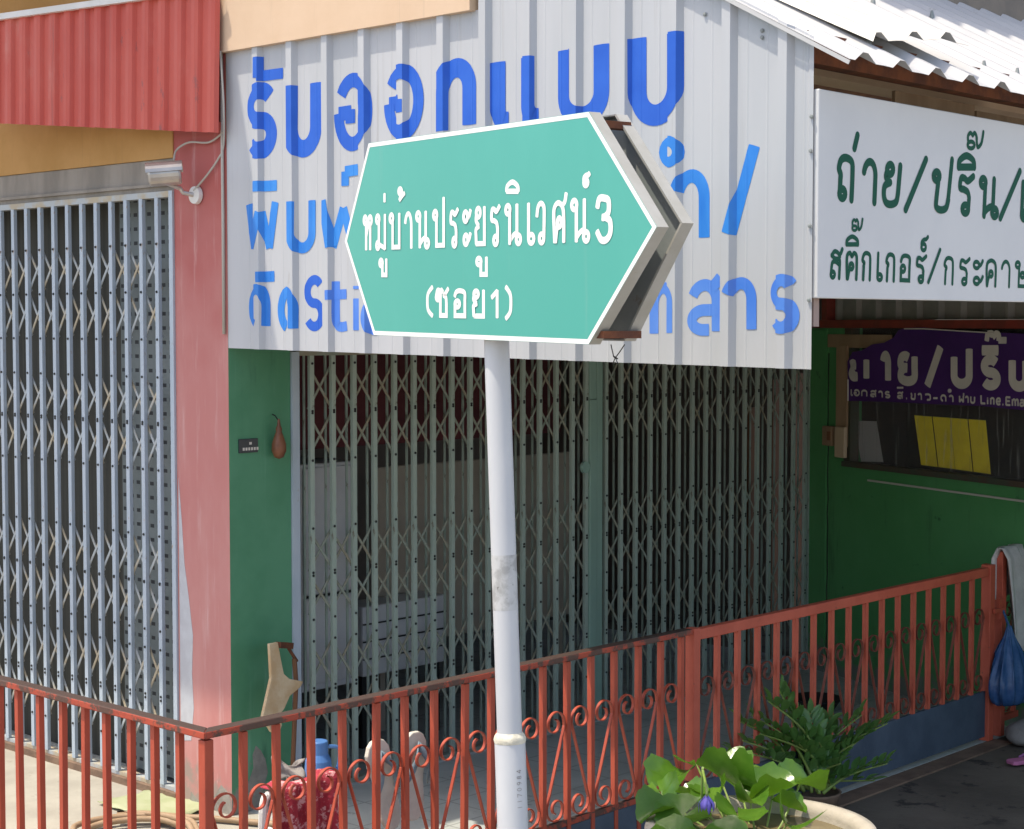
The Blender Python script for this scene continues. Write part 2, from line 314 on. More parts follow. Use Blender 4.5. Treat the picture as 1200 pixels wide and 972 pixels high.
# ------------------------------------------------------------------ stroke lettering
LOOP = { # looped Thai; percent of the glyph box
'ห':"O19,88,15,11|L30,84 30,0|S30,38 45,62 62,82|O72,86,17,12|L74,76 74,0",
'ม':"O17,88,15,11|L28,84 28,12|O18,11,14,10|L30,14 88,2|L88,0 88,100",
'บ':"O17,88,15,11|L28,84 28,4 88,4 88,100",
'ป':"O17,88,15,11|L28,84 28,4 88,4 88,134",
'า':"P@48,62,38,36,165,0 86,0",
'น':"O15,88,14,11|L27,84 27,0|S27,8 45,20 62,26 72,24|L72,20 72,100|O82,11,14,11",
'ร':"O52,11,19,11|L70,12 72,42|S72,42 62,56 40,62 14,66 18,90 38,92 60,86 92,100",
'ะ':"O35,78,26,13|S58,74 78,80 95,95|O35,16,26,13|S58,12 78,18 95,33",
'ย':"O34,86,17,12|S20,82 16,66 36,52|S40,50 16,42 16,22 18,4|L16,4 86,4 86,100",
'เ':"O62,11,28,11|L34,10 34,100",
'ว':"O54,11,20,11|L74,12 78,60|S78,60 76,88 50,98 24,90 12,66",
'ศ':"L16,0 10,50|S10,50 12,82 40,96 72,86 82,60 82,0|O50,48,14,11|S40,40 30,26 22,0|S70,90 88,98 98,118",
'ซ':"O22,72,14,10|S10,80 18,98 32,98 40,86 40,70|L40,74 40,4 84,4 84,52|S84,52 80,72 66,80 78,88 98,106|S40,90 48,100 58,92",
'อ':"O32,48,17,12|L16,48 16,4 86,4 86,60|S86,60 84,90 50,98 24,92 14,76",
'ถ':"O24,11,17,11|L38,14 36,46|S36,46 28,60 12,70 18,92 45,99 78,90 84,60 84,0",
'ส':"O26,12,16,11|L12,14 14,40|S14,40 22,58 48,60 76,50|L80,0 82,52|S82,52 76,70 40,72 12,84 |S12,82 34,98 62,94 80,80|S74,84 88,94 98,108",
'ต':"L16,0 10,50|S10,50 12,86 32,96 48,84 64,96 84,86 88,50 88,0|O46,46,14,11|S36,40 28,26 20,0",
'ก':"L18,0 20,50|S20,50 26,62 8,72 22,94 50,99 78,90 84,60 84,0",
'ด':"L16,0 10,50|S10,50 14,86 46,99 78,88 86,60 86,0|O46,46,14,11|S36,40 28,26 20,0",
'ษ':"O17,88,15,11|L28,84 28,4 84,4 84,100|O54,48,14,10|S66,44 86,50 106,66",
'3':"S8,78 20,98 50,99 78,92 78,66 50,54 40,54|S40,54 58,54 88,44 90,18 66,2 32,2 6,22",
'1':"L55,0 55,100|L55,98 15,74", '(':"S90,105 40,80 30,50 40,15 90,-8", ')':"S10,105 60,80 70,50 60,15 10,-8",
'/':"L4,0 96,100",
'mark1':"L50,5 50,95", 'mark2':"O30,72,24,20|S52,76 40,40 20,8|S20,8 60,38 95,60",
'uu':"O22,78,20,18|L40,72 40,8 90,8 90,100", 'ii':"S6,10 12,60 50,95 88,60 94,10|L94,12 6,12|",
'jj':"O24,24,20,20|S8,40 6,75 20,95 34,80|S34,80 44,95 54,80 58,60|S56,62 62,12 82,30 90,60 96,100",
'th':"O36,26,28,24|S10,30 12,62 40,80 70,84 92,100",
}
PLAIN = { # loopless heavy letters
'ร':"P@50,74,38,24,35,270 @50,26,40,24,90,-150",
'ั':"L8,100 8,8|L8,16 96,16",
'บ':"P8,100 @50,34,42,32,180,360 92,100",
'อ':"P@50,50,42,48,145,-180|L8,50 44,50|L42,54 42,34",
'ก':"P10,0 10,60 @50,62,40,36,180,0 90,0",
'แ':"P22,100 @50,24,28,21,180,270 62,3",
'พ':"L4,100 22,3|L22,3 50,80|L50,80 76,3|L76,3 96,100",
'-':"L2,50 98,50", 'ำ':"O50,50,40,40",
'ถ':"S4,88 30,99 66,96 88,76 90,40|L90,40 90,0|L10,4 34,8|S34,8 32,40 10,60 4,88",
'า':"P@48,62,42,36,155,0 90,0",
'/':"L6,0 94,100",
'ด':"S50,4 20,8 8,40 12,80 40,98 72,94 88,70 90,40|L90,40 90,0|L60,4 36,3",
'D':"P@48,50,40,47,255,0 88,0",
'S':"P@50,74,38,24,35,270 @50,26,40,24,90,-150",
't':"L42,100 42,30|S42,30 46,8 66,3 94,5|L4,72 92,72",
'i':"L50,0 50,70|L50,92 50,98", 'c':"P@52,36,42,34,40,320",
'ส':"P@46,62,38,36,155,0 84,0|P84,44 @44,24,36,21,90,275 60,3|L70,90 96,110",
'ย':"S90,96 90,60 88,16 52,3 14,12 10,34 24,50 46,54|S46,54 20,56 8,70 14,92 36,99 54,92",
'ป':"P8,100 @50,34,42,32,180,360 92,132",
'น':"P10,100 @50,34,40,32,180,360 90,100",
'ii':"L4,30 96,30", 'jj':"L6,10 10,90|S10,90 30,92 34,50|S34,50 50,92 62,70 62,12|L62,16 98,16",
'เ':"L26,100 26,14|S26,14 40,2 80,4", 'ข':"L14,98 30,70|S30,70 20,20 40,4 80,6 90,40|L90,40 90,100",
'ว':"S10,90 50,99 84,86 90,50 84,12 40,4", 'ผ':"L10,100 10,4|L10,4 50,50|L50,50 90,4|L90,4 90,100",
'.':"L40,4 60,4", 'L':"L14,130 14,4|L14,4 90,4", 'n':"L14,0 14,96|S14,70 40,98 80,90 86,50|L86,50 86,0",
'e':"L12,50 88,50|S88,50 80,94 40,98 12,70 14,26 44,2 88,10", 'E':"L90,128 14,128|L14,128 14,4|L14,66 80,66|L14,4 90,4",
'm':"L8,0 8,96|S8,70 26,98 46,90 50,50|L50,50 50,0|S50,70 70,98 88,90 92,50|L92,50 92,0",
'a':"S14,86 46,99 82,88 86,50|L86,50 86,0|S86,52 40,56 12,40 14,10 46,2 84,20", 'mark1':"L50,0 50,100", 'dot':"O50,50,40,40",
}
LOOPR = dict(LOOP)
LOOPR['ย'] = "O34,86,16,12|S20,82 16,66 36,54|S40,54 14,44 12,22 26,4 52,0 80,8 86,30|L86,30 86,98"
LOOPR['ป'] = "O17,86,15,11|L28,82 26,30|S26,30 28,8 52,1 78,8 86,30|L86,30 88,134"
LOOPR['ถ'] = "O32,12,16,11|L18,16 18,46|S18,46 18,58 8,72 18,92 45,99 78,90 84,60 84,0"
def strokes(spec):
    for st in spec.split('|'):
        st = st.strip()
        if not st: continue
        k, body = st[0], st[1:].strip()
        if k == 'O':
            cx, cy, rx, ry = [float(t) for t in body.split(',')]
            yield [(cx+rx*math.cos(a*math.pi/9), cy+ry*math.sin(a*math.pi/9)) for a in range(18)], True
        elif k == 'P':
            p = []
            for q in body.split():
                if q[0] == '@':
                    cx, cy, rx, ry, a0, a1 = [float(t) for t in q[1:].split(',')]; n = max(4, int(abs(a1-a0)/9))
                    p += [(cx+rx*math.cos(math.radians(a0+(a1-a0)*i/n)), cy+ry*math.sin(math.radians(a0+(a1-a0)*i/n))) for i in range(n+1)]
                else: p.append(tuple(float(t) for t in q.split(',')))
            yield p, False
        else:
            p = [tuple(float(t) for t in q.split(',')) for q in body.split()]
            if k == 'S': p = [(v.x, v.y) for v in spline([Vector((a, b, 0)) for a, b in p], 10)]
            yield p, False
def ribbon(pts, wd, closed, caps=True):
    """2-D points -> verts, faces of a stroke of width wd"""
    P = [Vector(p) for p in pts]; q = [P[0]]
    for p in P[1:]:
        if (p-q[-1]).length > wd*.04: q.append(p)
    if closed and (q[0]-q[-1]).length < wd*.04: q.pop()
    P = q; n = len(P); vs = []; fs = []
    if n < 2: return [], []
    for i in range(n):
        a = P[i-1] if (i or closed) else None; b = P[(i+1) % n] if (i < n-1 or closed) else None
        d1 = (P[i]-a).normalized() if a is not None else (b-P[i]).normalized()
        d2 = (b-P[i]).normalized() if b is not None else d1
        t = d1+d2
        t = t.normalized() if t.length > 1e-6 else d1
        nn = Vector((-t.y, t.x)); c = max(.5, abs(nn.dot(Vector((-d1.y, d1.x)))))
        vs += [P[i]+nn*(wd/2/c), P[i]-nn*(wd/2/c)]
    for i in range(n if closed else n-1):
        j = (i+1) % n; fs.append((2*i, 2*i+1, 2*j+1, 2*j))
    if not closed and caps:
        for e, (i, d) in enumerate(((0, (P[0]-P[1]).normalized()), (n-1, (P[-1]-P[-2]).normalized()))):
            nn = Vector((-d.y, d.x)); k = len(vs)
            arc = [P[i]+nn*(wd/2*math.cos(a))+d*(wd/2*math.sin(a)*caps) for a in [math.pi*t/6 for t in range(7)]]
            vs += arc; fs.append(tuple(range(k, k+7)))
    return vs, fs
def letters(items, table, to_uv, wd, caps=1.0):
    """items: (glyph, px x0, x1, base y0, base y1, top y0, top y1, slant px) -> list of (verts2d, faces) strokes"""
    out = []
    for it in items:
        g, x0, x1, b0, b1, t0, t1 = it[:7]; sl = it[7] if len(it) > 7 else 0; ww = it[8] if len(it) > 8 else wd
        for pts, cl in strokes(table[g]):
            uv = []
            for gx, gy in pts:
                u, v = gx/100, gy/100; x = x0+(x1-x0)*u+sl*v
                yb = b0+(b1-b0)*u; yt = t0+(t1-t0)*u
                uv.append(to_uv(x, yb+(yt-yb)*v))
            vs, fs = ribbon(uv, ww, cl, caps)
            if vs: out.append((vs, fs))
    return out
def flat_letters(name, st, to3, material, parent, step=.00012, start=.0006):
    mb = MB()
    for k, (vs, fs) in enumerate(st): mb.add([to3(v.x, v.y, start+step*(k % 12)) for v in vs], fs)
    return mb.build(name, material, parent)
def line(bx0, by0, bx1, by1, tx0, ty0, tx1, ty1):
    B = lambda x: by0+(by1-by0)*(x-bx0)/(bx1-bx0); T = lambda x: ty0+(ty1-ty0)*(x-tx0)/(tx1-tx0)
    return lambda g, x0, x1, *r: (g, x0, x1, B(x0), B(x1), T(x0), T(x1), *r)
def mk(g, x0, x1, y0, y1, *r): return (g, x0, x1, y1, y1, y0, y0, *r)   # free mark: top y0, bottom y1

# =================================================================== SETTING
tag(MB().add([(-400,-400,-.012),(400,-400,-.012),(400,400,-.012),(-400,400,-.012)], [(0,1,2,3)]).build('street', M['street'], origin=(0,0,0)), kind='structure')
tag(MB().add([(-2.6,-60,-.006),(-2.6,60,-.006),(-60,60,-.006),(-60,-60,-.006)],[(0,1,2,3)]).add([(-2.6,-60,-.006),(60,-60,-.006),(60,-3.9,-.006),(-2.6,-3.9,-.006)],[(0,1,2,3)]).build('bounce_road', M['road_bounce'], origin=(0,0,0)), kind='structure')  # unseen pale sheet added to bounce sunlight onto the shaded fronts
tag(MB().box((.1,-1.962,-.1), (5.3,0.0,.0)).box((.02,0,-.1), (5.3,4.2,-.002)).build('porch_floor', M['porch'], origin=(0,0,0)), kind='structure')
tag(MB().box((-1.72,-2.03,-.1), (.1,0.0,-.001)).box((-1.72,0,-.1), (.018,6,-.001)).build('side_pavement', M['pale_floor'], origin=(0,0,0)), kind='structure')
tag(MB().box((1.0,-2.08,-.05), (4.0,-1.964,-.002)).build('kerb_strip', M['rust_sill'], origin=(0,0,0)), kind='structure')

# =================================================================== SHOPHOUSE
house = empty('shophouse', (0,0,0), 'corner shophouse with pink and green pillar, orange beam and two folding steel gates', 'building')
# pillar: pink on the side street, green on the front
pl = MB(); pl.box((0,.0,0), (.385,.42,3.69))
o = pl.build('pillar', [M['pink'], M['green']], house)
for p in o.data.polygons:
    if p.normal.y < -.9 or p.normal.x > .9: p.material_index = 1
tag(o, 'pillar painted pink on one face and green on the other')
MB().box((.004,.42,3.06), (.3,6,3.22)).build('lintel', M['grey_lintel'], house)
MB().box((-.006,.42,3.222), (.3,6,4.0)).build('beam', M['orange'], house)
MB().box((-.012,.43,3.085), (.003,6,3.10)).build('track', M['grey_lintel'], house)
MB().box((-.035,.0,3.69), (-.006,.045,3.9)).box((-.036,-1.66,3.69), (9,.0,6.2)).build('upper_storey', M['cream'], house)
MB().box((1.2,-1.93,4.12), (9,-1.665,6.5)).build('upper_front', mat('weathered_wall', (.25,.21,.17), .9, (.19,.165,.14), 3, bump=.2), house)
MB().box((-.03,.046,4.002), (9,9,6.2)).build('rear_storey', M['orange'], house)
MB().box((-1.5,.29,5.2), (-.04,6,5.35)).build('canopy', M['orange'], house)
MB().box((.386,.05,2.26), (5.2,.3,3.69)).build('header', M['green'], house)
# rooms behind the gates
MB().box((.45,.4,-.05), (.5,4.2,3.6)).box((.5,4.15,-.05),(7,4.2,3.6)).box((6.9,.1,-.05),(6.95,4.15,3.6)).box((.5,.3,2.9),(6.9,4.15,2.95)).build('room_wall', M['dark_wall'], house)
MB().box((.386,.5,1.72), (3.0,.52,2.25)).build('curtain', M['maroon'], house)
# slotted panel + dark gap behind the left gate
MB().box((.16,.3,.03), (.18,1.12,3.06)).build('slotted_panel', M['louvre'], house)
MB().box((.24,1.12,.0), (.26,6,3.06)).build('dark_gap_sheet', mat('gap_olive', (.035,.037,.03), .7, (.06,.06,.048), 30, stretch=(1,1,.02)), house)  # dark olive sheet painted in for the shaded gap behind the gate
MB().box((-.03,.42,-.05), (.1,6,.035)).build('sill', M['rust_sill'], house)
MB().box((.386,-.012,-.05), (5.0,.055,.012)).build('sill', M['porch'], house)

# folding gate on the front
def folding_gate(pos, z0, z1, axis, sl_w, bands, sm, bm_, label, skip=()):
    """axis 0: bars spread along x in plane y=0 ; axis 1: along y in plane x=0"""
    d = .02
    def P(a, depth, z): return (a, depth, z) if axis == 0 else (depth, a, z)
    g = MB()
    ends = (pos[0]-.1, pos[-1]+.07)
    g.box(P(ends[0]-.0, -.008, z1-.03), P(ends[1], .05, z1))
    g.box(P(ends[0], -.004, z0), P(ends[1], .045, z0+.02))
    root = g.build('folding_gate', bm_, house); tag(root, label)
    proto = MB()
    a = 0
    proto.box(P(a-sl_w/2, -d/2, z0+.02), P(a+sl_w/2, -d/2+.004, z1-.03))
    proto.box(P(a-sl_w/2, -d/2+.004, z0+.021), P(a-sl_w/2+.003, d/2, z1-.031)); proto.box(P(a+sl_w/2-.003, -d/2+.004, z0+.021), P(a+sl_w/2, d/2, z1-.031))
    if axis == 0: proto.box(P(a-.006, .052, z0+.02), P(a+.006, .060, z1-.03))
    z = z0+.25
    for (zt, zb) in bands:
        for zz in ((zt+zb)/2+.12, (zt+zb)/2-.12):
            c = P(a, -d/2, zz); n = 6
            v = [P(a+.007*math.cos(t*math.pi/3), -d/2-.004, zz+.007*math.sin(t*math.pi/3)) for t in range(6)]
            proto.prism(v, Vector(P(0, .005, 0))-Vector((0,0,0)), 1)
    sl0 = proto.build('slat', [sm, M['black']], root)
    off = lambda x: Vector(P(x, 0, 0))
    sl0.location = off(pos[0])
    for x in pos[1:]:
        c = sl0.copy(); COL.objects.link(c); c.parent = root; c.location = off(x)
    for zt, zb in bands:
        b = MB()
        for i in range(len(pos)-1):
            if i in skip: continue
            x0, x1 = pos[i], pos[i+1]; jit = random.uniform(-.006,.006)
            b.bar(P(x0-.006, .014, zt+jit), P(x1+.006, .014, zb+jit), .004, .0135, upv=(0,0,1))
            b.bar(P(x0-.006, .019, zb+jit), P(x1+.006, .019, zt+jit), .004, .0135, upv=(0,0,1))
        b.build('lattice', bm_, root)
    return root
mpos = [.52+.1437*k for k in range(15)] + [2.655] + [2.84+.1437*k for k in range(16)]
mpos = [x for x in mpos if x < 5.0]
mb_ = [(2.19,1.97),(1.94,1.72),(1.35,1.14),(1.12,.92),(.78,.56),(.52,.30)]
gate_main = folding_gate(mpos, .012, 2.27, 0, .027, mb_, M['slat_green'], M['brace_green'], 'grey green folding gate under the lettered corrugated sheet', skip=(15,))
MB().box((.388,-.012,.013), (.435,.03,2.26)).build('jamb', M['slat_blue'], gate_main)
st = MB().box((2.672,-.022,.02), (2.735,.02,1.95)).box((2.739,-.018,.02), (2.792,.02,2.24)).box((2.672,-.017,1.952), (2.737,.018,2.24))
st.build('lock_stile', M['lock_green'], gate_main, bevel=.003)
lk = MB(); lk.lathe([(0,0),(.035,0),(.035,.02),(.0,.02)], (0,0,0), 16); lk.v = [Vector((2.625+v.x, -.03+v.z, 1.55+v.y)) for v in lk.v]
lk.build('lock_case', M['lock_green'], gate_main)
MB().box((5.03,-.01,.013), (5.06,.03,2.26)).build('jamb', M['slat_green'], gate_main)
lpos = [.425+.1335*k for k in range(1, 26)]
lb_ = [(2.78,2.58),(2.55,2.33),(2.11,1.91),(1.89,1.67),(1.31,1.10),(1.07,.85),(.74,.51),(.48,.25)]
gate_side = folding_gate(lpos, .036, 3.06, 1, .029, lb_, M['slat_blue'], M['brace_blue'], 'pale blue folding gate beside the pink pillar')
MB().box((-.012,.421,.036), (.03,.452,3.06)).build('jamb', M['slat_blue'], gate_side)

# side wall (turned green wall at the far end of the porch)
WP = Vector((5.06,0,0)); WD = Vector((-.361,-.933,0)).normalized(); WN = Vector((-.933,.361,0)).normalized()
def wl(s, z, n=0): return WP + WD*s + Vector((0,0,z)) + WN*n
def wuv(px, py, n=0):
    p = hit(px, py, WN, WP+WN*n); return Vector(((p-WP).dot(WD), p.z))
def wbox(mb, s0, s1, z0, z1, n0, n1, mi=0):
    c = wl((s0+s1)/2, (z0+z1)/2, (n0+n1)/2); return mb.obox(c, WD*(s1-s0)/2, WN*(n1-n0)/2, Vector((0,0,(z1-z0)/2)), mi)
sw = MB(); wbox(sw, -.05, 3.6, -.05, 1.46, -.12, 0); wbox(sw, -.05, .42, 1.46, 2.37, -.12, 0); wbox(sw, 3.0, 3.6, 1.46, 2.37, -.12, 0)
sw.build('side_wall', M['green_dark'], house)
pp = MB(); wbox(pp, -.02, .20, 0, 2.36, .0, .012); pp.build('pilaster', M['green_dark'], house)
cr = MB(); cr.tube([wl(.213+random.uniform(-.006,.006), 2.2-.1*k, .001) for k in range(22)], .004, 5); cr.build('crack', M['black'], house)
wf = MB(); wbox(wf, .40, 3.0, 1.44, 1.475, -.06, .03); wbox(wf, .40, .47, 1.476, 2.37, -.06, .012); win = wf.build('window', mat('dark_frame', (.07,.045,.03), .7, (.05,.06,.04), 6), house)
g = MB(); wbox(g, .47, 3.0, 1.476, 2.37, -.012, -.008); g.build('pane', M['glass'], win)
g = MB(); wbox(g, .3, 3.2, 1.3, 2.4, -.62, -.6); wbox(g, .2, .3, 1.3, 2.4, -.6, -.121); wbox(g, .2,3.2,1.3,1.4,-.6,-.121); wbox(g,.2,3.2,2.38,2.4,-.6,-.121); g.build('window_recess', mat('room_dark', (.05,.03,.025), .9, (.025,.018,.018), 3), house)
tb = MB(); wbox(tb, -.02, 3.6, 2.372, 2.425, -.1, .03); wbox(tb, .16, .215, 2.426, 2.9, -.05, .028); tb.build('tie_beam', mat('red_oxide', (.24,.035,.022), .6, (.17,.03,.02), 8), house)
tr = MB()
rows = []
for z in (2.426, 3.6):
    r = []
    s = .2
    while s < 3.6:
        for ds, dn in ((0,0),(.03,.025),(.05,.025),(.08,0),(.2,0)): r.append(wl(s+ds, z, -.06+dn))
        s += .21
    rows.append(r)
tr.grid(rows).build('transom_sheet', mat('grey_sheet', (.20,.20,.185), .6, (.26,.25,.23), 4), house)
ws_ = MB(); a = wuv(1018,563); b = wuv(1200,584); ws_.bar(wl(a.x, a.y, .006), wl(b.x+.6, b.y-.02, .006), .012, .012); ws_.build('cable_trunking', M['cable'], house)

# =================================================================== CORRUGATED SIGN
sign = empty('corrugated_sign', (0,-1.65,2.24), 'tall white corrugated sheet with large blue hand cut lettering', 'sign')
RY = [-.247-.2455*k for k in range(13)]
bp = [(-.002,0.)]
for y in RY:
    bp += [(y+.085,0),(y+.079,.0014),(y+.073,0),(y+.036,0),(y+.019,.026),(y-.019,.026),(y-.036,0),(y-.073,0),(y-.079,.0014),(y-.085,0)]
bp += [(-3.285,0.),(-3.295,.006),(-3.312,.006)]
bp.sort(key=lambda t: -t[0])
def prof(y):
    for (a, pa), (b, pb) in zip(bp, bp[1:]):
        if b <= y <= a: return pa+(pb-pa)*(a-y)/(a-b)
    return 0.
RX = -.035
r1, r2 = atx(860,0,RX), atx(958,50,RX); RS = (r1.z-r2.z)/(r1.y-r2.y)
def roofz(y): return r2.z + RS*(y-r2.y)
pm = MB()
def ztop(y): return 3.694 if y > -1.668 else roofz(y)+.01
def zbot(y): return 2.283+(2.239-2.283)*(-y)/3.3
low = []; hi = []
cols = []
for y, p in bp:
    cols.append((y, p))
for (ya, pa), (yb, pb) in zip(cols, cols[1:]):
    if ya > -1.668 > yb: continue
    za, zb2 = ztop(min(ya, ya)), ztop(yb)
    N = 6
    for k in range(N):
        t0, t1 = k/N, (k+1)/N
        pm.add([(-pa, ya, zbot(ya)+(za-zbot(ya))*t0), (-pb, yb, zbot(yb)+(zb2-zbot(yb))*t0), (-pb, yb, zbot(yb)+(zb2-zbot(yb))*t1), (-pa, ya, zbot(ya)+(za-zbot(ya))*t1)], [(0,1,2,3)])
for (ya, pa), (yb, pb) in zip(cols, cols[1:]):
    if ya > -1.668 > yb:
        pm.add([(-pa,ya,zbot(ya)),(-pb,yb,zbot(yb)),(-pb,yb,3.694),(-pa,ya,3.694)], [(0,1,2,3)])
panel = pm.build('panel', M['sheet_white'], sign)
scr = MB()
for px, py in ((952,137),(951,177),(950,265),(949,352),(826,17),(893,36),(893,44)):
    p = atx(px, py, -.004); scr.lathe([(0,0),(.008,0),(.006,.005),(0,.006)], (0,0,0), 8)
    n = 32; vv = scr.v[-n:]; scr.v[-n:] = [Vector((p.x-v.z-prof(p.y), p.y+v.x, p.z+v.y)) for v in vv]
scr.build('screw', M['sign_back'], sign)
def uvx(px, py): p = atx(px, py, 0.); return Vector((p.y, p.z))
def wrap_letters(name, st, material, step=.00025):
    bm = bmesh.new()
    for k, (vs, fs) in enumerate(st):
        b2 = bmesh.new(); vv = [b2.verts.new((0, v.x, v.y)) for v in vs]
        for f in fs:
            try: b2.faces.new([vv[i] for i in f])
            except ValueError: pass
        ys = [v.x for v in vs]
        for y, _ in bp:
            if min(ys) < y < max(ys):
                bmesh.ops.bisect_plane(b2, geom=b2.verts[:]+b2.edges[:]+b2.faces[:], plane_co=(0,y,0), plane_no=(0,1,0), dist=1e-6)
        for v in b2.verts: v.co.x = -prof(v.co.y)-.0008-step*(k % 6)
        tmp = bpy.data.meshes.new('tmp'); b2.to_mesh(tmp); b2.free(); bm.from_mesh(tmp); bpy.data.meshes.remove(tmp)
    mb = MB(); bm.verts.index_update(); mb.add([v.co.copy() for v in bm.verts], [[v.index for v in f.verts] for f in bm.faces]); bm.free()
    return mb.build(name, material, sign)
r1L = []
for g, x0, x1, t0, t1, b0, b1 in (('ร',290,324,104,99,186,180),('บ',337,376,98,93,184,178),('อ',391,437,91,86,179,172),('อ',450,497,82,76,166,158),('ก',512,557,79,70,160,150)):
    r1L.append((g, x0+3, x1-3, b0-5, b1-5, t0+4, t1+4)+((0, .064) if g == 'อ' else ()))
r1L.append(('ั', 303, 333, 94, 90, 68, 64, 0, .05))
for x, t, b in ((583,70,152),(618,64,148)): r1L.append(('แ', x-5, x+24, b-6, b-8, t+4, t+1))
r1L.append(('บ', 659, 709, 143, 134, 60, 52)); r1L.append(('บ', 744, 796, 142, 132, 46, 38))
wrap_letters('lettering', letters(r1L, PLAIN, uvx, .080, .06), M['blue'])
r2L = [('พ', 291, 324, 293, 292, 240, 237), ('ม', 342, 368, 293, 291, 237, 235), ('พ', 381, 424, 292, 288, 236, 230), ('-', 301, 325, 224, 223, 214, 212), ('D', 404,417,214,213,198,197)]
PLAIN['ม'] = PLAIN['บ']; PLAIN['q'] = "L10,0 10,90|L10,90 98,90"
r2L[-1] = ('q', 403, 420, 218, 216, 200, 197)
r2L += [('า', 792, 829, 281, 278, 208, 202), ('/', 855, 886, 274, 274, 174, 171)]
wrap_letters('lettering', letters(r2L, PLAIN, uvx, .050, .06), M['sky_blue'])
wrap_letters('lettering', letters([mk('ำ', 775, 800, 163, 194), ], PLAIN, uvx, .04), M['sky_blue'])
r3 = [('D', 294, 316, 383, 382, 339, 337), ('-', 304, 322, 329, 328, 321, 320), ('D', 328, 349, 385, 385, 342, 339)]
wrap_letters('lettering', letters(r3, PLAIN, uvx, .050, .06), M['sky_blue'])
wrap_letters('lettering', letters([('S', 358, 379, 384, 384, 328, 326)], PLAIN, uvx, .044, .06), M['blue'])
r3b = [('t', 385, 408, 385, 385, 331, 329), ('i', 412, 424, 387, 387, 335, 334), ('c', 430, 448, 388, 388, 345, 345)]
r3b += [('ก', 764, 790, 391, 390, 338, 335), ('ส', 808, 846, 389, 388, 335, 331), ('า', 853, 884, 386, 386, 333, 329), ('ร', 906, 934, 386, 385, 329, 326)]
wrap_letters('lettering', letters(r3b, PLAIN, uvx, .044, .06), M['mid_blue'])

# =================================================================== LEAN-TO ROOF
roof = empty('porch_roof', (2.4,-2.5,3.3), 'sloping white corrugated metal porch roof with loose eave sheet', 'roof')
EY = r2.y-.13
def rp(x, y, h=0): return Vector((x, y, roofz(y)+h))
def roofgrid(x0, x1, ya, yb, lift=lambda x, t: 0, pitch=.25, hh=.032, ny=6):
    xs = [x0]; k = math.floor(x0/pitch)
    pf = []
    for i in range(k, int(x1/pitch)+2):
        c = i*pitch
        pf += [(c,0),(c+.05,hh),(c+.085,hh),(c+.135,0),(c+.19,0.001)]
    pf = [(x, h) for x, h in pf if x0 <= x <= x1]
    pf = [(x0, 0)]+pf+[(x1, 0)]
    rows = []
    for j in range(ny+1):
        t = j/ny; y = ya+(yb-ya)*t
        rows.append([rp(x, y, h+lift(x, t)) for x, h in pf])
    return MB().grid(rows)
def ragged(x, t):
    return 0
roofgrid(RX, 7.5, EY, -1.6).build('roof_sheet', M['roof_white'], roof, solid=.0015)
MB().bar(rp(RX-.002, EY, -.012), rp(RX-.002, -1.66, -.004), .004, .014).build('rake_trim', M['roof_white'], roof)
fl = roofgrid(.28, .98, EY+.10, EY+1.1, lift=lambda x, t: .018+.10*(1-t)**1.6*(.35+.65*max(0, min(1, (x-.28)/.5))), ny=10)
fl.build('loose_sheet', mat('old_roof_sheet', (.55,.53,.48), .5, (.62,.60,.55), 4), roof, solid=.0015)
MB().box((.02,-3.27,roofz(-3.2)-.13), (7.4,-3.2,roofz(-3.2)-.02)).build('eave_beam', M['rust'], roof)
for k in range(6): MB().bar(rp(.4+1.25*k, -3.2, -.075), rp(.4+1.25*k, -1.67, -.075), .05, .05).build('rafter', M['rust'], roof)
MB().box((.75,-3.19,2.95), (1.38,-3.175,3.3)).box((1.4,-3.19,2.95), (2.3,-3.17,3.28)).build('back_board', M['tan_wood'], roof)
MB().box((.02,-3.18,2.9), (.74,-3.16,3.27)).build('back_board', M['wood'], roof)
sc = MB()
for px, py in ((1023,8),(1092,25),(1153,86),(1192,94),(1017,57)):
    d = ray(px, py); n = Vector((0,-RS,1)); p0 = rp(0, -3); t = n.dot(p0-CAM)/n.dot(d); p = CAM+d*t
    sc.lathe([(0,.0),(.014,.0),(.012,.02),(.006,.05),(0,.052)], p, 8)
sc.build('roof_screw', M['sign_back'], roof)
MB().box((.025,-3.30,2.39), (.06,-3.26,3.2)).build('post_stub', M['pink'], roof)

# =================================================================== WHITE SIGNBOARD
wsb = empty('shop_signboard', (1.5,-3.33,2.49), 'white board with dark green lettering hung below the roof eave', 'sign')
YB = -3.33
MB().box((.002,YB,2.49), (3.4,YB+.025,3.222)).build('board', M['board_grey'], wsb, bevel=.004)
def uvy(px, py): p = aty(px, py, YB); return Vector((p.x, p.z))
def toyb(u, v, e): return (u, YB-e, v)
l1 = line(978,232,1171,255, 978,183,1171,212)
it = [l1('ถ',980,1001,2), l1('า',1009,1027,2), l1('ย',1032,1054,4), ('/',1060,1086,246,246,187,187), l1('ป',1090,1113,4), l1('ร',1121,1140,2), l1('น',1147,1169,2), ('/',1171,1196,256,256,201,201), ('เ',1192,1206,257,258,214,216,2)]
it += [mk('mark1',997,1005,158,175,4), mk('ii',1122,1143,182,198), mk('jj',1133,1153,155,175,0,.017)]
flat_letters('lettering', letters(it, LOOPR, uvy, .029), toyb, M['dk_green'], wsb)
l2 = line(971,325.5,1190,336.5, 971,294,1190,307)
it = [l2('ส',972,986,1), l2('ต',990,1005,1), l2('ก',1009,1021,1), l2('เ',1025,1034,1), l2('ก',1037,1049,1), l2('อ',1053,1067,1), l2('ร',1072,1085,1), ('/',1087,1102,331,331,293,293), l2('ก',1105,1118,1), l2('ร',1123,1136,1), l2('ะ',1140,1152,0), l2('ด',1154,1168,1), l2('า',1172,1184,1), l2('ษ',1189,1205,1)]
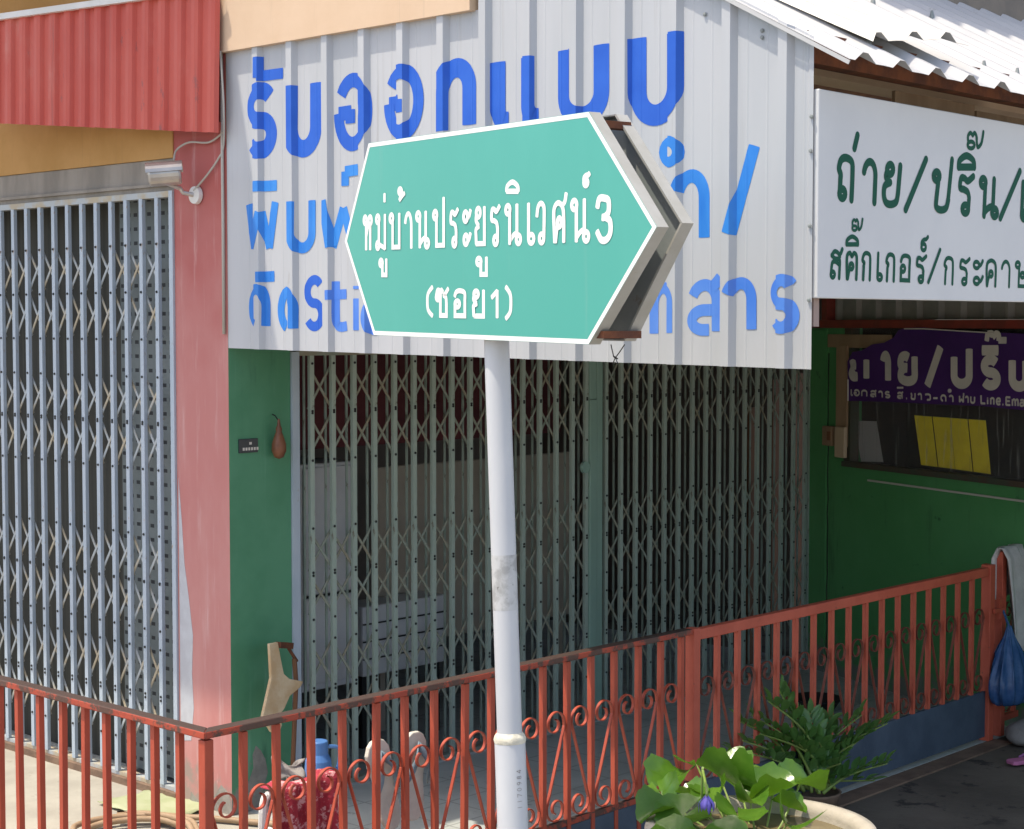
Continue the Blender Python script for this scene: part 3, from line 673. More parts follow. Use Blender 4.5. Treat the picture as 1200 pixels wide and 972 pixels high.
it += [mk('ii',991,1006,277,288), mk('jj',998,1011,257,271,0,.011), mk('th',1079,1088,278,294)]
flat_letters('lettering', letters(it, LOOPR, uvy, .0165), toyb, M['dk_green'], wsb)

# =================================================================== RED AWNING
ra = empty('metal_awning', (-.2,.8,3.3), 'red ribbed metal awning sheet hanging over the pale blue gate', 'awning')
A = [atx(0,22,-.32), atx(258,-14,-.06), atx(256,156,-.06), atx(0,145,-.32)]
def rq(s, t, n):   # s 0 right..1 left, t 0 bottom..1 top
    b = A[2].lerp(A[3], s); tt = A[1].lerp(A[0], s); return b.lerp(tt, t) + Vector((-n, -n*.15, 0))
rows = []
SM = 1.35
NR = 19
for t in (0,.25,.5,.75,1):
    r = []
    for k in range(NR):
        for ds, n in ((0,0),(.12,.018),(.3,.022),(.5,.02),(.62,.0)): r.append(rq((k+ds)/NR*SM, t, n))
    rows.append(r)
MB().grid(rows).build('sheet', M['awning_red'], ra, solid=.002)
MB().bar(rq(0,1,.03), rq(SM,1,.03), .03, .03).build('top_trim', M['plastic_white'], ra)
MB().bar(rq(.02,.05,-.03), rq(SM,.05,-.03), .04, .04).build('bottom_frame', M['awning_red'], ra)

# =================================================================== SECURITY CAMERA and wiring
cc = empty('security_camera', (-.02,.18,2.95), 'small silver bullet camera with white wall bracket on the pink pillar', 'camera')
p0 = atx(174,206,-.22); p1 = atx(212,203,-.10)
d = (p1-p0).normalized()
MB().tube([p0, p0+d*.01, p1-d*.01, p1], [.045,.055,.055,.05], 20).build('body', M['steel'], cc, smooth=False)
u_ = d.cross(Vector((0,0,1))).cross(d).normalized(); sd_ = d.cross(u_)
hood = MB(); rows = []
for q in (p0-d*.01, p0+d*.1, p1+d*.01): rows.append([q + (sd_*math.cos(a)+u_*math.sin(a))*.060 for a in [math.pi*(.05+.9*k/10) for k in range(11)]])
hood.grid(rows).build('sun_hood', M['steel'], cc, solid=.003)
b0 = atx(231,229,-.006)
bs = MB(); bs.lathe([(0,.0),(.045,.0),(.042,.02),(.0,.026)], (0,0,0), 20); bs.v = [Vector((b0.x-v.z, b0.y+v.x, b0.z+v.y)) for v in bs.v]
bs.build('mount', M['plastic_white'], cc)
MB().tube([b0+Vector((-.02,0,0)), b0+Vector((-.06,.03,.01)), atx(211,221,-.08), (p0+p1)/2+Vector((0,0,-.04))], .011, 8).build('arm', M['steel'], cc)
MB().tube(spline([b0+Vector((-.02,0,.02)), atx(243,205,-.02), atx(256,186,-.012), atx(262,170,-.012), atx(262,120,-.045), atx(258,60,-.045)], 6), .005, 6).tube(spline([atx(262,155,-.012), atx(245,167,-.02), atx(222,167,-.03), atx(207,176,-.04), atx(204,188,-.06)], 6), .005, 6).build('cable', M['cable'], cc)
tag(MB().tube([(-.011,.018,2.35),(-.012,.016,2.9),(-.011,.019,3.3),(-.012,.017,3.688)], .0075, 8).build('conduit', M['cable'], smooth=True), 'thin grey conduit running down the pillar corner beside the corrugated sheet', 'pipe')

MB().prism([atx(x, y, -.0012) for x, y in ((209,560),(213,612),(216,660),(221,700),(226,745),(225,790),(227,830),(224,868),(212,868))], (.001,0,0)).build('bare_paint_strip', mat('undercoat', (.52,.54,.57), .8, (.46,.47,.50), 9), house)
MB().prism([aty(x, y, -.0012) for x, y in ((300,874),(306,880),(311,890),(314,905),(309,925),(300,936),(290,930),(286,922),(292,915),(297,900),(296,885))], (0,.001,0)).build('peeled_patch', mat('bare_render', (.26,.255,.23), .95, (.20,.20,.18), 14, bump=.3), house)
MB().prism([atx(x, y, -.0013) for x, y in ((219,955),(224,928),(232,938),(241,925),(250,935),(259,920),(268,930),(272,950),(272,958))], (.001,0,0)).build('peeled_patch', mat('dirty_base', (.33,.31,.27), .95, (.25,.23,.20), 14, bump=.3), house)
# plaque, gourd ornament
pa, pb = aty(279,515,0), aty(301,530,0)
pq = empty('house_plaque', ((pa.x+pb.x)/2,-.006,pb.z), 'small dark number plaque on the green pillar face', 'plaque')
MB().box((pa.x,-.010,pb.z), (pb.x,-.0005,pa.z)).build('plate', M['plaque'], pq, bevel=.002)
tm = MB()
for i in range(6): tm.box((pa.x+.02+.017*i, -.0115, pb.z+.012), (pa.x+.031+.017*i, -.0101, pb.z+.026))
tm.box((pa.x+.06,-.0115,pb.z+.04),(pa.x+.075,-.0101,pb.z+.052)); tm.build('marking', M['vinyl_white'], pq)
ga = aty(327,491,-.05); gb = aty(327,538,-.05); h = ga.z-gb.z
gd = empty('hanging_gourd', gb, 'brown gourd shaped ornament hanging at the edge of green pillar', 'ornament')
MB().lathe([(0,0),(.022,.008),(.036,.04),(.035,.075),(.022,.115),(.014,.135),(.016,.15),(.009,.165),(.005,h)], (gb.x,-.05,gb.z), 20).build('body', M['brown'], gd, smooth=True)
MB().tube([(gb.x,-.05,ga.z-.01),(gb.x,-.02,ga.z+.015),(gb.x,-.001,ga.z+.02)], .003, 6).build('hook', M['dark_cable'], gd)

# =================================================================== FENCE
FX, FY, RZ = -1.63, -1.95, 1.0
def scroll_mesh(L, w, mirror, z0=.31, z1=.785, th=.0055):
    """S-scroll filling one bay of width w; local x from 0..w along the fence, built as flat iron"""
    r = w*.42
    pts = []
    cx, cz = w*.5, z1-r
    for k in range(17):
        a = math.pi*1.05 - k/16*math.pi*2.4; rr = r*(1-.62*(k/16)**1.1)
        pts.append((cx+(r-rr)*.25+rr*math.cos(a), cz-.02*0+rr*math.sin(a)))
    top = pts[::-1]
    cx2, cz2 = w*.5, z0+r
    bot = []
    for k in range(17):
        a = math.pi*.05 - k/16*math.pi*2.4; rr = r*(1-.62*(k/16)**1.1)
        bot.append((cx2-(r-rr)*.25+rr*math.cos(a), cz2+rr*math.sin(a)))
    allp = top + [(w*.10, z1-r*1.35), (w*.50, (z0+z1)/2), (w*.90, z0+r*1.35)] + bot
    if mirror: allp = [(w-x, z) for x, z in allp]
    sm = [(v.x, v.y) for v in spline([Vector((x, z, 0)) for x, z in allp], 3)]
    mb = MB()
    vs, fs = ribbon([Vector(p) for p in sm], th, False, 0)
    n = len(vs)
    for (ax, ay) in (L,):
        V = [Vector((ax*v.x, ay*v.x, v.y))+Vector((-ay, ax, 0))*.007 for v in vs]+[Vector((ax*v.x, ay*v.x, v.y))-Vector((-ay, ax, 0))*.007 for v in vs]
    F_ = []
    for f in fs:
        F_.append(f); F_.append(tuple(i+n for i in f)[::-1])
        F_.append((f[0], f[3], f[3]+n, f[0]+n)); F_.append((f[2], f[1], f[1]+n, f[2]+n))
    mb.add(V, F_); return mb
fence = empty('garden_fence', (FX,FY,0), 'weathered red iron fence with scrollwork bending round the corner', 'fence')
tr_ = MB()
tr_.prism([(FX-.027,FY-.027,RZ-.012),(FX+.027,FY+.027,RZ-.012),(FX+.027,3,RZ-.012),(FX-.027,3,RZ-.012)], (0,0,.026))
tr_.prism([(FX-.0269,FY-.0269,RZ-.0121),(1.09,FY-.027,RZ-.012),(1.09,FY+.027,RZ-.012),(FX+.0269,FY+.0269,RZ-.0121)], (0,0,.026))
tr_.build('top_rail', M['rail'], fence, bevel=.004)
MB().box((FX-.01,FY+.03,.11), (FX+.01,3,.135)).box((FX+.03,FY-.01,.285), (1.09,FY+.01,.31)).build('bottom_rail', M['rail'], fence)
MB().box((FX+.02,FY-.006,.0), (1.09,FY+.006,.282)).build('kick_plate', M['kick'], fence)
MB().box((FX-.019,FY-.019,0), (FX+.019,FY+.019,RZ-.019)).build('post', M['fence'], fence, bevel=.003)
bar0 = MB().box((-.0115,-.0115,.05), (.0115,.0115,RZ-.018)).build('bar', M['fence'], fence, origin=None)
bar0.data.transform(Matrix.Translation(Vector(wloc(fence))))
bxs = [FX+.157*k for k in range(1, 18)]; bys = [FY+.147*k for k in range(1, 30)]
first = True
def putbar(dx, dy, jz=0):
    global first
    if first: o = bar0; first = False
    else: o = bar0.copy(); COL.objects.link(o); o.parent = fence
    o.location = (dx, dy, 0); o.rotation_euler = (random.uniform(-.006,.006), random.uniform(-.006,.006), random.uniform(-.2,.2)*0)
for x in bxs: putbar(x-FX, 0)
for y in bys: putbar(0, y-FY)
sA = scroll_mesh((1,0), .157-.023, False).build('scroll', M['fence'], fence, origin=None)
sA.data.transform(Matrix.Translation(Vector(wloc(fence)))); sA.location = (.0115,0,0)
sB = scroll_mesh((1,0), .157-.023, True).build('scroll', M['fence'], fence, origin=None)
sB.data.transform(Matrix.Translation(Vector(wloc(fence)))); sB.location = (.157+.0115,0,0)
for k in range(2, 17):
    c = (sA if k % 2 == 0 else sB).copy(); COL.objects.link(c); c.parent = fence; c.location = (.157*k+.0115, 0, 0)
def gate_thing(x0, x1, label, name='iron_gate', z_top=1.0, z_kick=.29, n=15, kick=True):
    g = empty(name, (x0,FY,0), label, 'gate' if kick else 'fence')
    MB().box((x0+.052,FY-.02,z_top-.045), (x1-.062,FY+.02,z_top+.005)).build('top_rail', M['gate_red'], g, bevel=.004)
    MB().box((x0,FY-.026,.0), (x0+.05,FY+.026,z_top+.012)).build('post', M['gate_red'], g, bevel=.004)
    MB().box((x1-.06,FY-.03,.0), (x1,FY+.03,z_top+.02)).build('post', M['gate_red'], g, bevel=.004)
    if kick: MB().box((x0+.052,FY-.008,.025), (x1-.062,FY+.008,z_kick)).build('kick_plate', M['kick'], g)
    else: MB().box((x0+.052,FY-.015,.08), (x1-.062,FY+.015,.115)).build('bottom_rail', M['gate_red'], g)
    zb = z_kick if kick else .116
    W = (x1-.06-x0-.05)/(n+1)
    b0 = MB().box((-.0115,-.0115,zb+.001), (.0115,.0115,z_top-.046)).build('bar', M['gate_red'], g); b0.data.transform(Matrix.Translation(Vector(wloc(g))))
    for k in range(1, n+1):
        o = b0 if k == 1 else b0.copy()
        if k > 1: COL.objects.link(o); o.parent = g
        o.location = (.05+W*k, 0, 0)
    a = scroll_mesh((1,0), W-.023, True, zb+.005, .78, .0032).build('scroll', M['scroll_red'], g); a.data.transform(Matrix.Translation(Vector(wloc(g))))
    b = scroll_mesh((1,0), W-.023, False, zb+.005, .78, .0032).build('scroll', M['scroll_red'], g); b.data.transform(Matrix.Translation(Vector(wloc(g))))
    for k in range(0, n+1):
        s = a if k % 2 == 0 else b
        o = s if k < 2 else s.copy()
        if k >= 2: COL.objects.link(o); o.parent = g
        o.location = (.05+W*k+.0115, 0, 0)
    return g
gt = gate_thing(1.10, 3.965, 'red iron gate with navy kick plate beside the scrollwork fence', n=16)
lt = MB().box((3.99,FY-.045,.70), (4.02,FY-.031,.82)).box((3.93,FY-.05,.74), (4.04,FY-.036,.765)); lt.build('latch', M['gate_red'], gt)
f2 = gate_thing(4.06, 6.3, 'red railing continuing past the gate behind the hanging towel', name='iron_railing', z_top=1.07, n=13, kick=False)

# =================================================================== STREET SIGN
ptr = atd(690,131,5.15); ptl = atd(435,168,6.25); pbr = atd(690,404,5.15)
sd = Vector((ptr.x-ptl.x, ptr.y-ptl.y, 0)).normalized(); sn = sd.cross(Vector((0,0,1))).normalized()
if sn.dot(CAM-ptr) < 0: sn = -sn
def shit(px, py, off=0): return hit(px, py, sn, ptr+sn*off)
hexp = [shit(*q) for q in ((432,168),(690,131),(770,266),(690,404),(438,393),(404,283))]
base = atz(601,1010,0)
ss = empty('street_sign', (0,0,0), 'green and white hexagonal soi sign on a white pole', 'sign')
ctr = sum(hexp, Vector())/6
# pole line passes behind the front plate
pd0 = -.075
pt = hit(582,402, sn, ptr+sn*pd0); pbm = hit(601,972, sn, ptr+sn*pd0)
dirp = (pt-pbm).normalized(); foot = pbm - dirp*(pbm.z/dirp.z); topp = pt + dirp*((hexp[1].z-.08-pt.z)/dirp.z)
ss.location = foot; ORG[ss.name] = foot.copy()
def on_pole(py): 
    q = hit(590, py, sn, ptr+sn*pd0); return foot + dirp*((q.z-foot.z)/dirp.z)
zj = on_pole(862)
MB().tube([zj+dirp*.0, zj.lerp(topp,.33), zj.lerp(topp,.66), topp], .0415, 28, cap=False).build('pole', M['pole'], ss, smooth=True)
MB().tube([foot-dirp*.02, zj-dirp*.012, zj, zj+dirp*.004], [.051,.051,.049,.043], 28, cap=False).build('lower_pipe', M['pole'], ss, smooth=True)
MB().tube([zj-dirp*.016, zj-dirp*.004, zj+dirp*.008, zj+dirp*.018], [.0515,.054,.050,.0418], 28, cap=False).build('joint', M['putty'], ss, smooth=True)
zs0, zs1 = on_pole(714), on_pole(650)
MB().tube([zs0, zs1], .0419, 28, cap=False).build('scuffed_patch', M['pole_bare'], ss, smooth=True)
def plate(pts, face, t0, name, facing):
    n = len(pts); th = .042
    c = sum(pts, Vector())/n
    mb = MB()
    off = sn*(-th if facing > 0 else th)
    mb.add(pts, [tuple(range(n))], 0)                       # face sheet
    inner = [p+(c-p)*.004+off*.12 for p in pts]
    mb.add(inner, [tuple(range(n))], 1)                     # back of the sheet
    for i in range(n):
        a, b = pts[i], pts[(i+1) % n]
        mb.add([a, b, b+off, a+off], [(0,1,2,3)], 2)
        ia, ib = a+(c-a)*.012, b+(c-b)*.012
        mb.add([a+off, b+off, ib+off*.98, ia+off*.98], [(0,1,2,3)], 2)
        mb.add([ib+off*.98, ia+off*.98, ia+off*.13, ib+off*.13], [(0,1,2,3)], 2)
    return mb.build(name, [face, M['sign_back'], M['rim']], ss)
fp = plate(hexp, M['sign_green'], 0, 'front_plate', 1)
rear = [p - sn*.165 + sd*.008 for p in hexp]
rear[2] = hit(813,262, sn, ptr-sn*.165); rear[1] = hit(735,135, sn, ptr-sn*.165); rear[3] = hit(745,400, sn, ptr-sn*.165)
rpl = plate(rear, M['sign_green'], 0, 'rear_plate', -1)
# white border
bd = MB(); bw = .016
nb = len(hexp)
def inset(pts, d):
    out = []
    for i in range(nb):
        a, b, c = pts[i-1], pts[i], pts[(i+1) % nb]
        e1 = (b-a).normalized(); e2 = (c-b).normalized()
        n1 = sn.cross(e1); n2 = sn.cross(e2)
        if n1.dot(ctr-b) < 0: n1 = -n1
        if n2.dot(ctr-b) < 0: n2 = -n2
        bis = (n1+n2).normalized(); out.append(b+bis*(d/max(.3, bis.dot(n1))))
    return out
i1 = [p+sn*.0005 for p in inset(hexp, .001)]; i2 = [p+sn*.0005 for p in inset(hexp, .0155)]
for i in range(nb): bd.add([i1[i], i1[(i+1)%nb], i2[(i+1)%nb], i2[i]], [(0,1,2,3)])
bd.build('border', M['sign_white'], fp)
def uvs(px, py): p = shit(px, py); return Vector(((p-ptr).dot(sd), p.z))
def tos(u, v, e): q = ptr+sd*u+sn*e; return Vector((q.x, q.y, v))
sl1 = line(424,293,720,281.5, 424,254,720,231)
T = [sl1('ห',426,437), sl1('ม',441,453), sl1('บ',457,470), sl1('า',474,483.5), sl1('น',488,503.5), sl1('ป',508,522), sl1('ร',527.5,538), sl1('ะ',543,552), sl1('ย',556,570), sl1('ร',575,587), sl1('น',593,611), sl1('เ',616,627), sl1('ว',628,641), sl1('ศ',648,664), sl1('น',670,691)]
T += [mk('mark1',449,453,227,237), mk('uu',445,454,304,324), mk('mark2',467,475,220,236), mk('uu',558.5,571.5,302,323.5), mk('ii',593,608.5,213,226), mk('th',684,692,203,218)]
T += [sl1('3',699,717.5,0,.021)]
flat_letters('lettering', letters(T, LOOP, uvs, .0165, .4), tos, M['sign_white'], fp)
sl2 = line(509,371,600,372.5, 509,340,600,341)
T = [('(',498,508,368,368,338,338), sl2('ซ',510,526), sl2('อ',531,547.5), sl2('ย',553,569), sl2('1',574,590), (')',592,602,371,371,338,338)]
flat_letters('lettering', letters(T, LOOP, uvs, .0165, .4), tos, M['sign_white'], fp)
# rusty spacers, wire
for (px, py) in ((713,142),(725,394),(640,150),(470,172)):
    q = hit(px, py, sn, ptr-sn*.085); MB().obox(q+Vector((0,0,-.012 if py < 200 else .004)), sn*.07, sd*.02, Vector((0,0,.011))).build('spacer', M['rust'], ss)
wr = MB(); q1, q2, q3 = (hit(x, y, sn, ptr-sn*.1) for x, y in ((716,404),(721,419),(732,404)))
wr.tube(spline([q1, q1.lerp(q2,.6)+sd*-.004, q2, q3], 5), .0018, 5)
wr.tube([q2+sd*-.012+Vector((0,0,-.02)), q2, q2+sd*.012+Vector((0,0,-.018))], .0018, 5); wr.tube([q2+sd*-.01+Vector((0,0,.004)), q2+sd*.012+Vector((0,0,-.004))], .0022, 5)
wr.build('wire_tie', M['dark_cable'], ss)
# stencilled pipe mark (vertical) on the lower pipe
DG = {'7':"L6,96 94,96|L94,96 40,0", '0':"O50,50,40,48", '9':"O50,70,36,28|S86,70 80,30 40,2", '8':"O50,74,32,24|O50,25,38,25", '4':"L70,0 70,100|L70,100 6,30|L6,30 98,30", '6':"O50,30,36,28|S14,30 20,70 66,98", '1':"L50,0 50,100"}
mk_ = MB(); k = 0
r0 = .0516; z = on_pole(940).z; ang0 = math.atan2((CAM-foot).y, (CAM-foot).x)+.5
for chx in "1170984":
    for pts, cl in strokes(DG[chx]):
        vs, fs = ribbon([Vector((x/100*.011, y/100*.016)) for x, y in pts], .0015, cl, 1)
        out = []
        for v in vs:
            a = ang0 + (v.y-.01)/r0*1.0*-1; c = foot+dirp*((z+v.x-foot.z)/dirp.z); out.append(c+Vector((math.cos(a), math.sin(a), 0))*(r0+.0003*(k % 4)))
        mk_.add(out, fs); k += 1
    z += .0195
mk_.build('stencil', M['stone'], ss)

# =================================================================== WINDOW: banner, papers, switch box
bn = empty('purple_banner', wl(1.2,2.05,.03), 'torn purple vinyl banner with white lettering across the window top', 'banner')
NB = .04
poly = [(994,470),(993,424),(999,413),(1010,411),(1022,404),(1036,402),(1047,396),(1053,387),(1062,384.5),(1082,384),(1110,387),(1150,389),(1200,391.5),(1260,395),(1260,487),(1200,481),(1150,476),(1100,474),(1040,471)]
pu_ = [wuv(x, y, NB) for x, y in poly]
MB().prism([wl(p.x, p.y, NB) for p in pu_], -WN*.003).build('sheet', M['purple'], bn)
MB().tube([wl(wuv(x,y,NB).x, wuv(x,y,NB).y, NB+.002) for x, y in ((1060,385.5),(1082,385.5),(1115,387.5),(1165,390.5))], .004, 6).tube([wl(wuv(x,y,NB).x, wuv(x,y,NB).y, NB+.002) for x, y in ((994,470),(994,445))], .005, 6).build('torn_edge', M['vinyl_white'], bn)
def uvw(px, py): return wuv(px, py, NB)
def tow(u, v, e): return wl(u, v, NB+e)
C2 = lambda x, y: (980+x/5.4545, 375+y/5.4545)
def bi(g, x0, x1, b0, t0, b1=None, t1=None, wd=None):
    X0, B0 = C2(x0, b0); X1, B1 = C2(x1, b0 if b1 is None else b1); _, T0 = C2(x0, t0); _, T1 = C2(x1, t0 if t1 is None else t1)
    return (g, X0, X1, B0, B1, T0, T1, 0, wd) if wd else (g, X0, X1, B0, B1, T0, T1)
PLAIN['frag'] = "S10,90 40,98 40,60|S40,60 20,30 40,8 90,8"
T = [bi('frag',88,140,370,280), bi('mark1',180,206,372,258), bi('า',296,336,385,225), bi('ย',403,512,395,228,400,232), ('/', *C2(578,0)[:1], *C2(672,0)[:1], C2(0,420)[1], C2(0,424)[1], C2(0,172)[1], C2(0,176)[1]), bi('ป',745,860,412,240,415,244), bi('ร',935,1040,420,250,424,254), bi('น',1115,1225,428,262,432,266), bi('ii',930,1040,205,172), bi('jj',955,1090,140,85,None,None,.04)]
flat_letters('lettering', letters(T, PLAIN, uvw, .062, .15), tow, M['vinyl_white'], bn)
bl = lambda x: 482+(552-482)*(x-95)/1100; tl = lambda x: 446+(512-446)*(x-95)/1100
def sm(g, x0, x1): return bi(g, x0, x1, bl(x0), tl(x0), bl(x1), tl(x1))
T = [sm('เ',92,108), sm('อ',112,150), sm('ก',160,200), sm('ส',218,258), sm('า',270,298), sm('ร',312,346), sm('ส',390,428), bi('ii',388,430,440,422), sm('.',442,458), sm('ข',474,508), sm('า',522,548), sm('ว',566,606), bi('-',622,648,510,492), sm('D',668,706), sm('า',722,750), mk('dot', *[C2(715,0)[0], C2(735,0)[0], C2(0,446)[1], C2(0,462)[1]]), sm('ผ',786,816), mk('mark1', C2(812,0)[0], C2(818,0)[0], C2(0,470)[1], C2(0,486)[1]), sm('า',826,846), sm('น',858,888)]
T += [sm('L',922,956), sm('i',962,976), sm('n',984,1012), sm('e',1022,1052), sm('.',1058,1074), sm('E',1082,1116), sm('m',1124,1166), sm('a',1174,1204)]
flat_letters('lettering', letters(T, PLAIN, uvw, .0125, .3), tow, M['vinyl_white'], bn)
ye = [(1071,487),(1092,488.5),(1113,490),(1134,491.5),(1155,493)]; yb = [(1079,545),(1099,547.5),(1119,550),(1140,553),(1161,556)]
nm = ['yellow paper notice at the left end of the row of four in window', 'yellow paper notice second from the left in the window row', 'yellow paper notice third from the left in the window row', 'yellow paper notice at the right end of the row of four in window']
for k in range(4):
    q = [wuv(*ye[k], -.05), wuv(*ye[k+1], -.05), wuv(*yb[k+1], -.05), wuv(*yb[k], -.05)]
    g_ = .004
    pts = [wl(q[0].x+g_, q[0].y, -.05-.003*(k%2)), wl(q[1].x-g_, q[1].y, -.05-.003*(k%2)), wl(q[2].x-g_, q[2].y, -.05-.003*(k%2)), wl(q[3].x+g_, q[3].y, -.05-.003*(k%2))]
    tag(MB().prism(pts, -WN*.0015).build('paper_notice', M['yellow']), nm[k], 'notice', 'yellow notices in the window')
q = [wuv(x, y, -.07) for x, y in ((1001,493),(1027,494),(1035,542),(1009,541))]
tag(MB().prism([wl(p.x, p.y, -.07) for p in q], -WN*.002).build('paper_sheet', M['grey_paper']), 'plain grey paper sheet leaning in the left corner of the window', 'paper')
sb = empty('switch_box', wl(.35,1.55,.03), 'tan wooden cable board with two switch boxes beside the purple banner', 'switch')
g = MB(); a0 = wuv(981,405); a1 = wuv(997,533); wbox(g, wuv(981,470,.02).x, wuv(993,470,.02).x, a1.y+.05, a0.y, .001, .03); g.build('backboard', M['tan_wood'], sb)
g = MB(); a0 = wuv(966,499,.03); a1 = wuv(977,523,.03); wbox(g, a0.x, a1.x, a1.y, a0.y, .013, .05); g.build('socket', M['tan_wood'], sb, bevel=.006)
g = MB(); a0 = wuv(982,500,.03); a1 = wuv(993,537,.03); wbox(g, a0.x, a1.x, a1.y, a0.y, .031, .06); g.build('switch', mat('beige_plastic', (.48,.36,.24), .5), sb, bevel=.006)
g = MB(); p = wuv(971.5,511,.05); g.obox(wl(p.x,p.y,.052), WD*.018, WN*.004, Vector((0,0,.03))); g.build('outlet', M['wood'], sb)
bb = MB(); a0, a1 = wuv(972,392), wuv(1046,405); wbox(bb, a0.x, a1.x, a1.y-.02, a0.y, .003, .014); tag(bb.build('bamboo_blind', M['tan_wood']), 'faded brown bamboo blind strip above the torn banner corner', 'blind')

# =================================================================== INTERIOR THINGS
def room_box(name, mtl, px0, py0, px1, py1, y, depth, label, cat, det=None):
    a, b = aty(px0, py0, y), aty(px1, py1, y)
    o = empty(name, ((a.x+b.x)/2, y+depth/2, b.z), label, cat)
    body = MB().box((a.x, y, b.z), (b.x, y+depth, a.z)).build('body', mtl, o, bevel=.01)
    return o, a, b
o, a, b = room_box('storage_cabinet', M['cab_white'], 352,545,418,800, .38, .5, 'tall pale grey cabinet just inside the front gate', 'cabinet')
mid = (a.z*.42+b.z*.58)
MB().box((a.x+.01,.365,mid+.01), (b.x-.01,.379,a.z-.02)).build('door', M['cab_white'], o, bevel=.004)
MB().box((a.x+.01,.365,b.z+.04), (b.x-.01,.379,mid-.01)).build('door', M['cab_white'], o, bevel=.004)
MB().box((a.x+.02,.36,mid-.006), (b.x-.02,.372,mid+.006)).build('seam', M['black'], o)
o, a, b = room_box('partition_board', M['beige'], 440,548,668,720, .75, .03, 'wide dull beige board standing inside behind the gate', 'board')
MB().box((a.x+.05,.77,.0), (a.x+.09,.81,b.z)).box((b.x-.09,.77,0), (b.x-.05,.81,b.z)).build('leg', M['beige'], o)
o, a, b = room_box('display_counter', M['cab_white'], 425,712,522,775, .5, .22, 'low grey shelf counter inside the gate behind the scrollwork', 'counter')
for k in range(1, 4): MB().box((a.x, .49, b.z+(a.z-b.z)*k/4-.004), (b.x, .499, b.z+(a.z-b.z)*k/4+.004)).build('shelf_edge', M['black'], o)
MB().box((a.x+.02,.53,0.), (a.x+.06,.57,b.z)).box((b.x-.06,.53,0), (b.x-.02,.57,b.z)).build('leg', M['black'], o)
nmw = ['brown wooden plank nearest the lock inside the front gate', 'brown wooden plank standing in the middle of three behind the gate', 'brown wooden plank nearest the green side wall behind the gate']
for k, (x0, x1, yt) in enumerate(((880,889,478),(906,915,445),(932,944,438))):
    a, b = aty(x0, yt, .35), aty(x1, 700, .35)
    tag(MB().box((a.x,.35,0), (b.x,.38,a.z)).build('wooden_plank', M['wood']), nmw[k], 'plank', 'planks leaning inside the gate')

# =================================================================== THINGS ON THE PORCH
# torn cream board tied to a dark stick by the green pillar
tbn = empty('torn_board', atz(325,905,0), 'torn cream board with pointed side fixed to a dark stick', 'board')
YT = -.16
pl_ = [(316,755),(326,753),(329,770),(333,790),(340,796),(356,799),(352,806),(340,816),(334,830),(328,838),(331,850),(326,862),(318,858),(308,840),(313,818),(318,795)]
MB().prism([aty(x, y, YT) for x, y in pl_], (0,.02,0)).build('board', M['torn_board'], tbn, bevel=.004)
MB().tube([aty(345,772,YT+.06), aty(347,800,YT+.06), aty(343,900,YT+.05), aty(342,955,YT+.04)], .012, 8).build('stick', M['wood'], tbn)
MB().bar(aty(326,756,YT+.01), aty(341,757,YT+.05), .03, .03).tube([aty(338,760,YT+.05), aty(348,775,YT+.06)], .008, 6).build('bracket', M['rust'], tbn)
# slippers hung on the fence
def slipper(px0, py0, px1, py1, y, label, w, lean):
    t_, b_ = aty(px0, py0, y), aty(px1, py1, y)
    o = empty('slipper', b_, label, 'slipper', 'white slippers drying on the fence')
    ax = (t_-b_); L = ax.length; ax.normalize(); sx = Vector((0,1,0)).cross(ax).normalized()
    prof_ = [(0,.30),(.05,.62),(.15,.82),(.3,.80),(.45,.72),(.6,.80),(.75,.98),(.88,.95),(.96,.66),(1,.3)]
    left = [b_+ax*(L*t)-sx*(w/2*r) for t, r in prof_]; right = [b_+ax*(L*t)+sx*(w/2*r) for t, r in prof_]
    MB().prism(left+right[::-1], (0,.022,0)).build('sole', M['sole'], o, bevel=.005)
    st_ = MB()
    for sg in (-1, 1):
        rows = []
        for q_ in range(9):
            u_ = q_/8; t = .84-.36*u_; off_ = sg*(w*.50*(u_**.75)); hh = .034*math.sin(math.pi*min(1, u_*.85+.12))
            wd_ = .030+.012*u_
            rows.append([b_+ax*(L*t)+sx*off_+(ax*wd_*k_)+Vector((0, -hh-.002, 0)) for k_ in (-.7, 0, .7)])
        st_.grid(rows)
    st_.build('strap', M['strap'], o, smooth=True, solid=.006)
slipper(441,868,463,972, FY+.06, 'left white slipper with grey blue strap drying on the fence', .12, 0)
slipper(488,858,486,962, FY+.06, 'right white slipper with grey blue strap drying on the fence', .12, 0)
# plastic chair with red cloth
ch = empty('plastic_chair', (-.75,-1.45,0), 'white plastic chair draped with a red cloth behind the fence', 'chair')
cx0, cx1 = aty(306,940,-1.72).x, aty(393,940,-1.72).x; zt = aty(388,912,-1.72).z
for x in (cx0, cx1): MB().tube(spline([(x,-1.72,0),(x,-1.72,.3),(x,-1.73,zt-.06),(x+(.02 if x == cx0 else -.02),-1.73,zt)], 5), .016, 8).build('leg', M['plastic_white'], ch)
MB().tube([(cx0+.02,-1.73,zt),(cx1-.02,-1.73,zt)], .014, 8).build('backrest', M['plastic_white'], ch)
MB().box((cx0,-1.72,.36), (cx1,-1.32,.39)).build('seat', M['plastic_white'], ch, bevel=.01)
for x in (cx0+.02, cx1-.02): MB().tube([(x,-1.34,.36),(x,-1.31,0)], .016, 8).build('leg', M['plastic_white'], ch)
rows = []
for j in range(14):
    t = j/13; r = []
    for k in range(22):
        s = k/21; x = cx0+.02+(cx1-cx0-.03)*s
        zz = zt+.022-.42*max(0, t-.25)/.75 + (.012*math.sin(9*s))
        yy = -1.73 - .03*math.sin(min(1, t/.25)*math.pi/2)*1.0 - (.008+.03*t)*math.sin(s*21+t*2.5+math.sin(t*5)) + .04*(1-min(1, t/.25))
        r.append(Vector((x, yy, zz)))
    rows.append(r)
